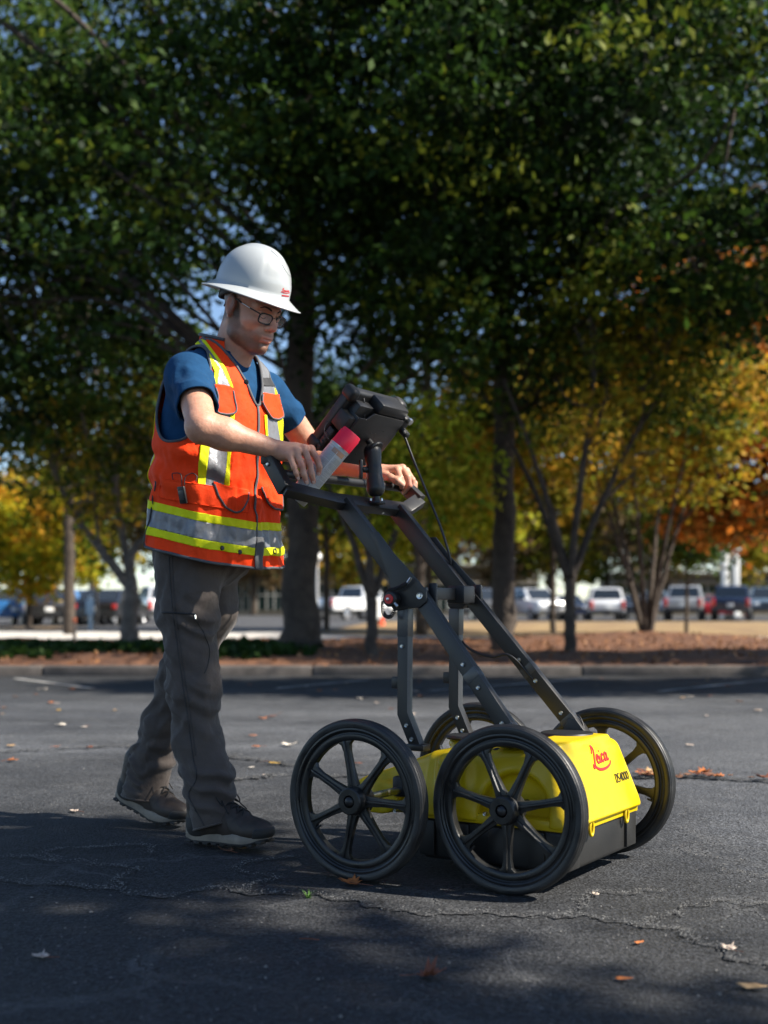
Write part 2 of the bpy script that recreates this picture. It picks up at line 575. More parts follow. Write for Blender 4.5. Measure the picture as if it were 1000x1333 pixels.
        m3 = N(nt, 'ShaderNodeMix', data_type='RGBA'); L(dust, m3.inputs[0]); L(col, m3.inputs[6]); m3.inputs[7].default_value = (0.12, 0.122, 0.126, 1)
        m4 = N(nt, 'ShaderNodeMix', data_type='RGBA'); L(core, m4.inputs[0]); L(m3.outputs[2], m4.inputs[6]); m4.inputs[7].default_value = (0.012, 0.012, 0.013, 1)
        col = m4.outputs[2]
        hgt = math_('SUBTRACT', hgt, math_('MULTIPLY', core, 1.5))
    L(col, b.inputs['Base Color'])
    rr = rng(mid.outputs['Fac'], 0.3, 0.7, 0.62, 0.88); L(rr, b.inputs['Roughness'])
    b.inputs['Specular IOR Level'].default_value = 0.35
    bp = N(nt, 'ShaderNodeBump', Strength=1.0, Distance=0.006); L(hgt, bp.inputs['Height']); L(bp.outputs[0], b.inputs['Normal'])
    return m

def sheet(name, pts, z, m, kind='structure', parent=None):
    v = [(p[0], p[1], z if len(p) < 3 else p[2]) for p in pts]
    o = mesh_obj(name, v, [tuple(range(len(v)))], m, parent, False)
    # face up
    if o.data.polygons[0].normal.z < 0: o.data.flip_normals()
    if kind: tag(o, kind=kind)
    return o

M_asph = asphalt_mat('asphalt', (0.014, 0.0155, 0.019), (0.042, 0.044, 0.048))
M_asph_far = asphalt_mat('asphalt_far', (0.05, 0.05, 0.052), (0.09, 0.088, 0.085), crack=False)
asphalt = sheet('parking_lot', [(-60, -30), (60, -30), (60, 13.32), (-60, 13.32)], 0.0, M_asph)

# cracks: dark irregular grooves with crumbled pale lips
M_crack = mat('crack_dark', (0.014, 0.014, 0.015), 0.95)
M_crumb = mat('crack_crumbs', (0.050, 0.050, 0.051), 0.95, var=(90, 0.6), bump=(150, 0.8, 0.004))
CRACKS = []
def crack(px_pts, wid, seed, Z=0.004, crumb=True):
    P = []
    for x, y in px_pts:
        Y = FPX * CAMH / (y - HORIZON); P.append([(x - 500) / FPX * Y, Y, 0])
    P = catmull(P, 44)
    q = np.stack([P[:, 0] * 9, P[:, 1] * 9, np.full(len(P), seed)], 1)
    off = fnoise(q, 4); off2 = fnoise(q * 3 + 5, 3)
    T = np.gradient(P, axis=0); T /= np.linalg.norm(T, axis=1)[:, None]
    Nn = np.stack([-T[:, 1], T[:, 0], 0 * T[:, 0]], 1)
    P = P + Nn * (off * 0.26)[:, None]
    CRACKS.append((P, wid, Z))
    for nm, k, z, m in ((('crack_lip', 3.4, Z, M_crumb),) if crumb else ()) + (('crack', 1.0, Z + 0.004, M_crack),):
        wl = np.clip(wid * k * (0.50 + 2.6 * fnoise(q * 6 + 11 * k, 3)), wid * 0.04, 1)
        wr = np.clip(wid * k * (0.50 + 2.6 * fnoise(q * 6 + 23 * k, 3)), wid * 0.04, 1)
        Lf = P + Nn * wl[:, None]; Rt = P - Nn * wr[:, None]
        V = np.concatenate([Lf, Rt]); V[:, 2] = z
        n = len(P); F = [(i, n + i, n + i + 1, i + 1) for i in range(n - 1)]
        o = mesh_obj(nm, V, F, m, asphalt, False)
crack([(-20, 1146), (60, 1152), (140, 1155), (220, 1160), (300, 1163), (400, 1170), (520, 1181), (640, 1189), (760, 1198), (840, 1206), (900, 1216), (950, 1240), (1010, 1262)], 0.0032, 1.0)
crack([(300, 1163), (330, 1146), (345, 1130), (400, 1120)], 0.002, 2.0)
crack([(740, 1196), (765, 1176), (800, 1166), (860, 1160)], 0.0016, 3.0)
crack([(-20, 1118), (60, 1122), (120, 1128), (160, 1140), (150, 1155)], 0.0018, 4.0)
crack([(60, 1122), (100, 1108), (160, 1104), (210, 1110)], 0.0014, 5.0)
crack([(840, 1206), (870, 1190), (930, 1180), (1000, 1178)], 0.0016, 6.0)
crack([(280, 1018), (360, 1010), (450, 1012), (540, 1008), (700, 1010), (820, 1012), (900, 1014), (1010, 1020)], 0.009, 7.0, Z=0.008)
crack([(-10, 982), (80, 976), (170, 974), (260, 980), (330, 990), (420, 1000)], 0.008, 8.0, Z=0.008)
crack([(860, 1040), (900, 1062), (905, 1100), (940, 1128), (1010, 1140)], 0.0014, 9.0, crumb=False)

# crumbs along the cracks and loose grit on the paving
def stones(name, C, s, m, parent, seed):
    r = np.random.default_rng(seed); n = len(C)
    base = np.array([(1, 0, 0), (-1, 0, 0), (0, 1, 0), (0, -1, 0), (0, 0, 1), (0, 0, -.6)], float)
    J = base[None] * r.uniform(.55, 1.25, (n, 6, 1)) * s[:, None, None]
    a = r.uniform(0, 2 * PI, n); c_, s_ = np.cos(a)[:, None], np.sin(a)[:, None]
    X = J[..., 0] * c_ - J[..., 1] * s_; Y = J[..., 0] * s_ + J[..., 1] * c_
    V = np.stack([X, Y, J[..., 2] * .7], -1) + C[:, None, :]
    F = np.array([(0, 2, 4), (2, 1, 4), (1, 3, 4), (3, 0, 4), (2, 0, 5), (1, 2, 5), (3, 1, 5), (0, 3, 5)])
    F = (F[None] + (np.arange(n) * 6)[:, None, None]).reshape(-1, 3)
    o = mesh_obj(name, V.reshape(-1, 3), F, m, parent, False); tag(o, kind='stuff'); return o
CC = []; SS = []
for P, wd, Z in CRACKS:
    n = int(len(P) * 2.2); i = RNG.integers(0, len(P), n)
    off = RNG.normal(size=(n, 2)) * (0.006 + wd * 2.2)
    CC.append(np.stack([P[i, 0] + off[:, 0], P[i, 1] + off[:, 1], np.full(n, Z + .004)], 1)); SS.append(RNG.uniform(.0010, .0034, n) * (1 + 40 * max(0, wd - .004)))
M_grit = mat('grit', (0.06, 0.06, 0.06), 0.9, var=(60, .5), col2=(.20, .195, .185))
stones('crack_crumbs', np.concatenate(CC), np.concatenate(SS), M_grit, asphalt, 3)
n = 5200
ys = 1.7 + 5.5 * RNG.random(n) ** 1.3; xs = RNG.uniform(-.40, .40, n) * ys
kk = fnoise(np.stack([xs * 1.1, ys * 1.1, 0 * xs], 1), 3) + .10 * (xs > .25 * ys) > -.05
stones('loose_grit', np.stack([xs, ys, np.full(n, .001)], 1)[kk], RNG.gamma(2.0, .0009, n)[kk], M_grit, asphalt, 4)

# worn white bay lines
M_line = mat('worn_line_paint', (0.42, 0.41, 0.39), 0.8, var=(3.0, 0.4), col2=(0.09, 0.09, 0.09))
def line(px0, px1, wdt):
    P = []
    for x, y in (px0, px1):
        Y = FPX * CAMH / (y - HORIZON); P.append(np.array([(x - 500) / FPX * Y, Y, 0]))
    d = nrm(P[1] - P[0]); n = np.array([-d[1], d[0], 0]) * wdt / 2
    sheet('bay_line', [(P[0] + n)[:2], (P[1] + n)[:2], (P[1] - n)[:2], (P[0] - n)[:2]], 0.008, M_line, kind=None, parent=asphalt)
line((858, 901), (1000, 886), 0.07)
line((560, 900), (770, 884), 0.07)
line((360, 897), (480, 886), 0.07)
line((120, 897), (20, 884), 0.07)

# kerb of cast concrete lengths
M_kerb = mat('kerb_concrete', (0.072, 0.062, 0.055), 0.85, var=(6, 0.35), bump=(40, 0.5, 0.01))
kerb = empty('kerb', (0, 13.4, 0)); tag(kerb, kind='structure')
v, f = rbox((2.99, 0.17, 0.16), 0.02, 2)
proto = None
for i in range(-9, 10):
    if proto is None:
        proto = mesh_obj('kerb_stone', v, f, M_kerb, kerb); o = proto
    else:
        o = dup(proto, kerb)
    o.location = (i * 3.0 + 0.7, 0, 0.03)

# planting bed, lawn, path, far lot
M_mulch = mat('mulch', (0.055, 0.023, 0.012), 0.95, var=(5, 0.5), col2=(0.19, 0.080, 0.034), bump=(30, 1.0, 0.03))
M_straw = mat('dry_lawn', (0.13, 0.065, 0.032), 0.95, var=(0.8, 0.5), col2=(0.33, 0.23, 0.09), bump=(12, 0.8, 0.03))  # brown and tan mottling that also paints in dappled shade
M_conc = mat('pale_concrete', (0.50, 0.47, 0.43), 0.85, var=(1.2, 0.18), bump=(30, 0.3, 0.01))
def terrain(name, x0, x1, y0, y1, nx, ny, zf, m):
    xs = np.linspace(x0, x1, nx); ys = np.linspace(y0, y1, ny)
    X, Y = np.meshgrid(xs, ys, indexing='ij')
    Z = zf(X, Y)
    V = np.stack([X, Y, Z], -1).reshape(-1, 3)
    I = np.arange(nx * ny).reshape(nx, ny)
    F = np.stack([I[:-1, :-1], I[1:, :-1], I[1:, 1:], I[:-1, 1:]], -1).reshape(-1, 4)
    o = mesh_obj(name, V, F, m); tag(o, kind='structure'); return o
def zbed(X, Y):
    P = np.stack([X * 0.7, Y * 0.7, 0 * X], -1); Q = np.stack([X * 5, Y * 5, 0 * X + 3], -1)
    t = np.clip((Y - 13.45) / 1.2, 0, 1)
    z = 0.06 + 0.10 * t + 0.12 * fnoise(P, 3) * t + 0.05 * fnoise(Q, 2)
    z += 0.16 * np.exp(-((X - 5.2) ** 2 / 5 + (Y - 22) ** 2 / 2.5))
    return z
terrain('planting_bed', -30, 30, 13.46, 22.6, 240, 60, zbed, M_mulch)
sheet('lawn', [(-200, 19), (200, 19), (200, 63), (-200, 63)], 0.05, M_straw)
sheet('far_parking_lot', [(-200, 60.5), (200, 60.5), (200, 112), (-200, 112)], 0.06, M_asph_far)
far_ground = sheet('ground', [(-900, -900), (900, -900), (900, 1500), (-900, 1500)], -0.03, mat('far_soil', (0.12, 0.10, 0.05), 0.95, var=(0.05, 0.4)))
sheet('path', [(-40, 22.7), (-4, 22.75), (-1.5, 22.8), (14, 23.0), (24, 23.2), (24, 24.6), (2, 24.4), (-1.2, 26.5), (-2.6, 30), (-40, 33)], 0.16, M_conc)
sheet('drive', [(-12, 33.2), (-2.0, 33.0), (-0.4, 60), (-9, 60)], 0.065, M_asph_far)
bank = mesh_obj('path_edge', [(-40, 22.62, 0.0), (24, 22.9, 0.0), (24, 22.95, 0.157), (-40, 22.66, 0.157)], [(0, 1, 2, 3)], M_conc); tag(bank, kind='structure')

# ------------------------------------------------------------------ leaves and trees
def leaf_cloud(name, C, pick, size, m, parent=None, seed=1, aspect=0.55, droop=0.0):
    r = np.random.default_rng(seed); n = len(C)
    nv = r.normal(size=(n, 3)); nv[:, 2] += 0.5; nv /= np.linalg.norm(nv, axis=1)[:, None]
    u = np.cross(nv, r.normal(size=(n, 3))); u /= np.linalg.norm(u, axis=1)[:, None]
    v = np.cross(nv, u)
    s = (size * r.uniform(0.5, 1.5, n))[:, None]
    V = np.stack([C - u * s, C + v * s * aspect + nv * s * .12, C + u * s, C - v * s * aspect + nv * s * .12], 1).reshape(-1, 3).astype(np.float32)
    me = bpy.data.meshes.new(name)
    me.vertices.add(4 * n); me.loops.add(4 * n); me.polygons.add(n)
    me.vertices.foreach_set('co', V.ravel())
    me.loops.foreach_set('vertex_index', np.arange(4 * n, dtype=np.int32))
    me.polygons.foreach_set('loop_start', np.arange(0, 4 * n, 4, dtype=np.int32))
    a = me.attributes.new('pick', 'FLOAT', 'POINT')
    a.data.foreach_set('value', np.repeat(np.clip(pick, 0, 1), 4).astype(np.float32))
    me.materials.append(m)
    me.update(calc_edges=True)
    o = bpy.data.objects.new(name, me); COL.objects.link(o)
    if parent: o.parent = parent
    return o

def bark_mat(name, c1, c2):
    return mat(name, c1, 0.95, var=(6, 0.4), col2=c2, bump=(18, 1.0, 0.03))
BARK_DARK = bark_mat('bark_dark', (0.040, 0.030, 0.024), (0.085, 0.065, 0.05))
BARK_GREY = bark_mat('bark_grey', (0.08, 0.065, 0.055), (0.20, 0.165, 0.14))
BARK_BROWN = bark_mat('bark_brown', (0.05, 0.032, 0.022), (0.13, 0.085, 0.06))

def tree(label, base, trunks, blobs, leaf, m, bark=BARK_DARK, per=80, sig=0.36, limbs=16, seed=1, group=None, gap=0.0, tone=0.5, spread=0.5, aspect=0.55, name='tree', limb_r=0.38, twigs=2, cat='tree', hb=0.0, flat=0.62, droop=0.0):
    """trunks: list of (points rel. to base, radii); blobs: (centre rel. base, radii, clumps)"""
    r = np.random.default_rng(seed)
    base = np.asarray(base, float)
    root = empty(name, base); tag(root, label, cat, group)
    tb = MB(); paths = []
    for pts, rad in trunks:
        P = catmull(pts, 6); q = np.linspace(0, len(pts) - 1, len(P)); R = np.interp(q, range(len(pts)), rad)
        P[2:] += (r.normal(size=P[2:].shape) * 0.03 * R[2:, None] * [4, 4, 0])
        tb.tube(P, R, 12); paths.append((P, R))
    tb.build('trunk', bark, root, auto=None)
    C = []
    for c, rad, n in blobs:
        d = r.normal(size=(n * 3, 3)); d /= np.linalg.norm(d, axis=1)[:, None]
        p = np.asarray(c) + d * np.asarray(rad) * (r.random(n * 3) ** 0.42)[:, None]
        if gap > 0:
            nz = fnoise((p + base) * 0.42 + seed, 2)
            p = p[nz > (gap - 0.25)]
        C.append(p[:n])
    C = np.concatenate(C)
    bb = MB(); got = 0
    order = r.permutation(len(C)); heads = []
    for k in order[:limbs]:
        t = C[k]
        P, R = paths[r.integers(len(paths))] if len(paths) > 1 else paths[0]
        if len(paths) > 1:
            P, R = min(paths, key=lambda q: np.min(np.linalg.norm(q[0] - t, axis=1)))
        hz = max(hb, t[2] - 0.55 * np.linalg.norm(t[:2] - P[:, :2].mean(0)) - 0.3)
        i = int(np.clip(np.argmin(np.abs(P[:, 2] - hz)), 2, len(P) - 2))
        s = P[i]; L = np.linalg.norm(t - s)
        midp = s + (t - s) * 0.45 + np.array([0, 0, 0.12 * L]) + r.normal(size=3) * 0.07 * L
        m2 = s + (t - s) * 0.75 + np.array([0, 0, 0.06 * L]) + r.normal(size=3) * 0.05 * L
        Q = catmull([s, midp, m2, t], 6)
        r0 = min(R[i] * 0.6, 0.014 + limb_r * 0.03 * L)
        bb.tube(Q, np.linspace(r0, 0.010, len(Q)), 7)
        heads.append(Q)
    for q in heads:
        for _ in range(twigs):
            a = q[r.integers(6, len(q) - 2)]
            d = np.linalg.norm(C - a, axis=1); j = np.argsort(d)[r.integers(0, min(8, len(d)))]
            t = C[j]; mp = (a + t) / 2 + r.normal(size=3) * 0.12 * d[j]
            bb.tube(catmull([a, mp, t], 4), np.linspace(0.022, 0.006, 9), 5)
    if heads:
        bo = bb.build('branches', bark, root, auto=None)
        if len(trunks) > 1: tag(bo, kind='stuff')
    n = len(C) * per
    big = r.uniform(0.6, 1.35, len(C))
    ci = np.repeat(np.arange(len(C)), per)
    off = r.normal(size=(n, 3)) * (sig * big[ci])[:, None] * [1, 1, flat]
    off[:, 2] -= droop * np.hypot(off[:, 0], off[:, 1])
    ct = r.normal(size=len(C)) * spread * 0.5
    pk = tone + ct[ci] + r.normal(size=n) * spread * 0.35
    leaf_cloud('crown', C[ci] + off, pk, leaf, m, root, seed + 5, aspect)
    return root

LM_OAK = leaf_mat('leaf_oak', [(0.008, 0.018, 0.005), (0.020, 0.047, 0.008), (0.047, 0.094, 0.011), (0.15, 0.17, 0.016)], 0.35)
LM_OLIVE = leaf_mat('leaf_olive', [(0.04, 0.065, 0.01), (0.12, 0.14, 0.015), (0.32, 0.27, 0.02), (0.48, 0.26, 0.03)], 0.5)
LM_YEL = leaf_mat('leaf_yellow', [(0.06, 0.11, 0.012), (0.22, 0.26, 0.015), (0.50, 0.40, 0.02), (0.55, 0.27, 0.02)], 0.45)
LM_LIME = leaf_mat('leaf_lime', [(0.06, 0.11, 0.012), (0.18, 0.26, 0.02), (0.40, 0.42, 0.03), (0.50, 0.40, 0.04)], 0.5)
LM_ORG = leaf_mat('leaf_orange', [(0.06, 0.06, 0.012), (0.28, 0.10, 0.015), (0.58, 0.17, 0.02), (0.66, 0.28, 0.06)], 0.45)
LM_BRN = leaf_mat('leaf_brown', [(0.05, 0.05, 0.018), (0.11, 0.085, 0.03), (0.20, 0.13, 0.06), (0.28, 0.18, 0.10)], 0.4)
LM_LIT = leaf_mat('leaf_litter', [(0.07, 0.03, 0.015), (0.16, 0.065, 0.03), (0.27, 0.12, 0.05), (0.36, 0.2, 0.1)], 0.1)
LM_GRN = leaf_mat('leaf_green', [(0.012, 0.030, 0.007), (0.028, 0.062, 0.010), (0.06, 0.105, 0.015), (0.13, 0.15, 0.02)], 0.4)

def gp(px, Y, z=0.12): return np.array([(px - 500) / FPX * Y, Y, z])

# the two large shade trees
tree('large dark green oak with thick trunk rising behind the worker', gp(392, 17.5), [([(0, 0, -0.1), (0.0, 0, .25), (0.02, 0, 1.5), (-0.03, 0, 4), (0.05, 0.1, 7), (0.0, 0, 10), (0, 0, 12.5)], [.40, .29, .235, .21, .18, .13, .05])],
     [((-2.6, -0.5, 8.2), (5.6, 4.6, 4.6), 420), ((-5.5, 0, 5.2), (3.6, 3.2, 2.2), 110), ((2.4, -1.5, 7.5), (2.8, 2.6, 3.4), 120), ((1.2, 0.6, 4.7), (2.0, 1.6, 1.3), 70)], 0.060, LM_OAK, per=140, limbs=42, seed=11, gap=0.255, tone=0.42, spread=0.62, name='oak_tree', sig=0.42, flat=0.30, droop=0.4, hb=3.0, limb_r=0.17)
tree('tall straight dark trunked tree with low spreading evergreen crown', gp(655, 17.3), [([(0, 0, -0.1), (0, 0, .25), (0.02, 0, 2), (-0.02, 0, 5), (0.03, 0, 9), (0, 0, 13)], [.23, .18, .16, .145, .11, .04])],
     [((1.2, -0.8, 8.0), (4.9, 4.4, 4.6), 420), ((4.4, -0.5, 6.4), (2.4, 2.4, 1.5), 60), ((-1.6, -.5, 6.0), (2.2, 2.4, 1.9), 80)], 0.060, LM_OAK, per=140, limbs=40, seed=12, gap=0.235, tone=0.38, spread=0.5, name='shade_tree', sig=0.42, flat=0.30, droop=0.4, hb=3.6, limb_r=0.17)
# more tall trees filling the sky behind them
tree('tall green tree standing far behind the yellow maple', gp(90, 27), [([(0, 0, -.1), (0, 0, 3), (0.2, 0, 7), (0, 0, 12)], [.14, .11, .09, .04])],
     [((0, 0, 9.5), (5.0, 4, 6.0), 260)], 0.11, LM_GRN, per=75, limbs=26, seed=13, gap=0.27, tone=0.35, spread=0.5, name='shade_tree', sig=0.55)
tree('tall green tree between the oak and the straight dark trunk', gp(548, 31), [([(0, 0, -.1), (0, 0, 3), (0.2, 0, 8), (0, 0, 15)], [.16, .14, .12, .06])],
     [((0, 0, 11.5), (5.0, 4, 5.5), 210)], 0.12, LM_GRN, per=70, limbs=26, seed=14, gap=0.26, tone=0.3, spread=0.5, name='shade_tree', sig=0.6)
tree('tall green tree standing behind the orange maple', gp(1015, 30), [([(0, 0, -.1), (0, 0, 3), (0.2, 0, 8), (0, 0, 15)], [.2, .16, .12, .06])],
     [((-1.9, 0, 11), (5.5, 4, 6.0), 260)], 0.12, LM_GRN, per=70, limbs=26, seed=15, gap=0.26, tone=0.32, spread=0.5, name='shade_tree', sig=0.6)
# small trees in the bed
def vase(n, h0, h1, rad, r0, seed, lean=0.0):
    r = np.random.default_rng(seed); out = []
    for k in range(n):
        a = 2 * PI * (k + r.uniform(-.2, .2)) / n
        e = np.array([math.cos(a) * rad + lean, math.sin(a) * rad, h1])
        out.append(([np.array([math.cos(a) * .03, math.sin(a) * .03, h0]), np.array([e[0] * .3, e[1] * .3, h0 + (h1 - h0) * .35]), np.array([e[0] * .62, e[1] * .62, h0 + (h1 - h0) * .68]), e], [r0, r0 * .8, r0 * .55, r0 * .2]))
    return out
tree('slim dark trunked small tree forking low, olive and gold leaves', gp(742, 16.3), [([(0, 0, -.1), (0, 0, .5), (0.01, 0, 1.15)], [.095, .075, .075])] + vase(5, 1.05, 3.6, 1.25, .055, 3),
     [((.55, 0, 3.8), (1.45, 1.4, 1.3), 85)], 0.06, LM_OLIVE, per=60, limbs=14, seed=21, tone=0.42, spread=0.5, name='small_tree', sig=0.26, gap=0.12)
tree('multi stemmed small tree on a mulch mound, bronze leaves', gp(842, 22.2, 0.2), vase(6, -.1, 3.4, 1.1, .06, 4), [((0, 0, 4.2), (2.3, 2.0, 1.7), 150)], 0.07, LM_OLIVE, bark=BARK_DARK, per=60, limbs=14, seed=22, tone=0.62, spread=0.6, name='small_tree', sig=0.3, gap=0.12)
tree('thin small tree with pale lime leaves behind the cart handle', gp(484, 15.8), [([(0, 0, -.1), (0, 0, .5), (0.0, 0, .85)], [.095, .07, .08])] + vase(4, .8, 3.0, .95, .055, 5),
     [((0.35, 0.3, 2.5), (1.35, 1.2, 0.95), 95)], 0.055, LM_LIME, per=55, limbs=12, seed=23, tone=0.55, spread=0.5, name='small_tree', sig=0.24, gap=0.12)
tree('leaning forked tree by the path with thinning green and russet leaves', gp(170, 19.4), [([(0, 0, -.1), (-.02, 0, .4), (0.04, 0, 1.0)], [.2, .13, .115]), ([(0.04, 0, .9), (-.5, 0, 1.6), (-1.0, 0, 2.3), (-1.4, .1, 3.2)], [.085, .07, .05, .02]), ([(0.04, 0, .9), (0.02, 0, 1.5), (.5, 0, 2.1), (.75, 0, 3.4)], [.09, .075, .05, .02]), ([(0.04, 0, .9), (-.15, .2, 1.7), (-.3, .3, 2.6), (-.2, .4, 3.6)], [.08, .06, .045, .02])],
     [((-.3, 0.2, 3.3), (2.0, 1.6, 1.25), 110)], 0.06, LM_OLIVE, bark=BARK_GREY, per=45, limbs=16, seed=24, tone=0.36, spread=0.7, name='small_tree', sig=0.28, gap=0.13, twigs=4)
tree('bright yellow and lime maple beside the parked dark cars', gp(38, 41, .05), [([(0, 0, -.1), (0, 0, 1.2), (0.1, 0, 3)], [.13, .1, .05])], [((0.2, 0, 3.2), (2.5, 2.2, 2.2), 110)], 0.12, LM_YEL, per=70, limbs=12, seed=25, tone=0.55, spread=0.55, name='maple_tree', sig=0.38)
tree('young green sapling in front of the silver pickup', gp(894, 33, .05), [([(0, 0, -.1), (0, 0, 1.0), (0.05, 0, 2.6)], [.06, .05, .03])], [((0, 0, 2.75), (1.25, 1.1, 0.95), 60)], 0.09, LM_GRN, per=60, limbs=8, seed=26, tone=0.65, spread=0.5, name='sapling', sig=0.3)
tree('orange maple overhanging the parked pickups', gp(1022, 25, .05), [([(0, 0, -.1), (0, 0, 2), (0, 0, 5)], [.12, .1, .06])], [((-.8, 0, 5.7), (2.8, 2.0, 2.7), 250), ((-1.1, 0, 2.7), (1.3, 1.2, .6), 40)], 0.10, LM_ORG, per=65, limbs=16, seed=27, tone=0.45, spread=0.7, name='maple_tree', sig=0.34)
tree('golden olive tree behind the slim forked tree', gp(720, 35, .05), [([(0, 0, -.1), (0, 0, 2), (0, 0, 6)], [.09, .08, .05])], [((0, 0, 6.3), (4.2, 3, 2.8), 190)], 0.12, LM_OLIVE, per=65, limbs=20, seed=28, tone=0.58, spread=0.6, name='tree', sig=0.45, gap=0.1)
tree('yellow green tree far behind the spray can', gp(560, 38, .05), [([(0, 0, -.1), (0, 0, 2), (0, 0, 6)], [.10, .09, .05])], [((0, 0, 4.6), (3.4, 3, 2.4), 150)], 0.12, LM_LIME, per=65, limbs=16, seed=29, tone=0.5, spread=0.5, name='tree', sig=0.42, gap=0.1)
tree('dark green tree far behind the tablet', gp(425, 37, .05), [([(0, 0, -.1), (0, 0, 2), (0, 0, 6)], [.10, .09, .05])], [((0, 0, 6.0), (3.2, 2.6, 2.9), 190)], 0.11, LM_GRN, per=70, limbs=16, seed=33, tone=0.3, spread=0.5, name='tree', sig=0.42)
tree('russet brown tree behind the leaning forked tree', gp(215, 36, .05), [([(0, 0, -.1), (0, 0, 2), (0, 0, 6)], [.10, .09, .05])], [((0, 0, 5.4), (3.6, 3, 2.6), 130)], 0.12, LM_BRN, per=60, limbs=18, seed=30, tone=0.5, spread=0.6, name='tree', sig=0.45, gap=0.12)
# trees beyond the far lot
far_spec = [(-60, LM_GRN, .5), (40, LM_BRN, .5), (120, LM_OLIVE, .4), (250, LM_GRN, .4), (330, LM_BRN, .6), (450, LM_OLIVE, .5), (545, LM_LIME, .4), (640, LM_BRN, .7), (715, LM_OLIVE, .5), (790, LM_GRN, .5), (870, LM_BRN, .5), (960, LM_OLIVE, .6), (1060, LM_GRN, .5)]
far_words = ['green', 'brown', 'olive', 'dark green', 'tan', 'gold green', 'lime', 'pale tan', 'olive gold', 'deep green', 'russet brown', 'bronze olive', 'mid green']
for i, (x, lm, tn) in enumerate(far_spec):
    Y = 118 + 9 * math.sin(i * 2.3)
    tree('far tree beyond the car park, ' + far_words[i] + ' crown', gp(x, Y, 0), [([(0, 0, -.1), (0, 0, 4), (0, 0, 11)], [.35, .28, .12])], [((0, 0, 9.0), (6.0, 4, 6.2), 150)], 0.30, lm, per=55, limbs=10, seed=40 + i, tone=tn, spread=0.5, name='far_tree', sig=0.8, twigs=0, group='far trees beyond the car park')
# unseen trees right of and behind the photographer, crowns shaped to shade paving and bed
def sh(x, y, z=6.4):                              # crown position whose shadow falls at ground point x, y
    return np.array([x + SUN_DIR.x / SUN_DIR.z * z, y + SUN_DIR.y / SUN_DIR.z * z, z])
def crown_at(base, blobs): return [(sh(x, y) - np.array(base), r, n) for (x, y, r, n) in blobs]
b_ = (6.6, -3.4, 0)
tree('shade tree to the right of the camera, over the near paving', b_, [([(0, 0, -.1), (0, 0, 3), (0.1, 0, 5.5), (0, 0, 7.5)], [.3, .24, .18, .06])],
     crown_at(b_, [(-1.9, 1.2, (2.9, 1.95, .45), 340), (1.9, .95, (2.0, 1.75, .45), 170), (-.98, 3.55, (.34, .22, .2), 22)]), 0.06, LM_OAK, per=150, limbs=22, seed=60, tone=0.45, spread=0.4, name='shade_tree', sig=0.20)  # the small last lobe is added to shade the worker's legs
b_ = (8.2, 9.6, 0)  # added out of view to shade the far band of paving
tree('unseen tree added right of the view to shade the middle of the paving', b_, [([(0, 0, -.1), (0, 0, 3), (0.1, 0, 6), (0, 0, 9)], [.3, .24, .18, .06])],
     crown_at(b_, [(0.2, 11.6, (3.2, 1.3, 1.2), 210), (5.2, 11.6, (2.6, 1.6, 1.2), 150)]), 0.07, LM_OAK, per=100, limbs=22, seed=61, tone=0.45, spread=0.4, name='shade_tree', sig=0.26)
b_ = (12.5, 12.0, .1)  # added out of view to darken the mulch bed
tree('unseen tree added beyond the end of the view to shade the planting bed', b_, [([(0, 0, -.1), (0, 0, 3), (0.1, 0, 6), (0, 0, 9)], [.3, .24, .18, .06])],
     crown_at(b_, [(1.0, 15.4, (3.6, 1.3, 1.0), 190), (6.5, 15.6, (3.4, 1.5, 1.0), 170)]), 0.07, LM_OAK, per=100, limbs=22, seed=62, tone=0.45, spread=0.4, name='shade_tree', sig=0.28)
# ivy on the left of the bed, leaf litter on the mulch
n = 6500
xs = RNG.uniform(-9, -0.9, n); ys = RNG.uniform(14.3, 19.0, n)
k = fnoise(np.stack([xs * .6, ys * .6, 0 * xs], 1), 2) > -0.12
xs, ys = xs[k], ys[k]; zs = zbed(xs, ys) + RNG.uniform(0.0, 0.09, len(xs))
iv = leaf_cloud('ground_cover', np.stack([xs, ys, zs], 1), RNG.random(len(xs)) * .35, 0.06, LM_GRN, seed=71, aspect=.8)
tag(iv, 'low dark green ivy covering the bed behind the kerb', 'ground cover', kind='stuff')
n = 3500
xs = RNG.uniform(-9, 12, n); ys = RNG.uniform(13.5, 22, n)
lt_ = leaf_cloud('leaf_litter', np.stack([xs, ys, zbed(xs, ys) + .015], 1), RNG.random(n), 0.032, LM_LIT, seed=72, aspect=.6)
tag(lt_, 'dry brown leaf litter over the mulch bed', 'leaf litter', kind='stuff')
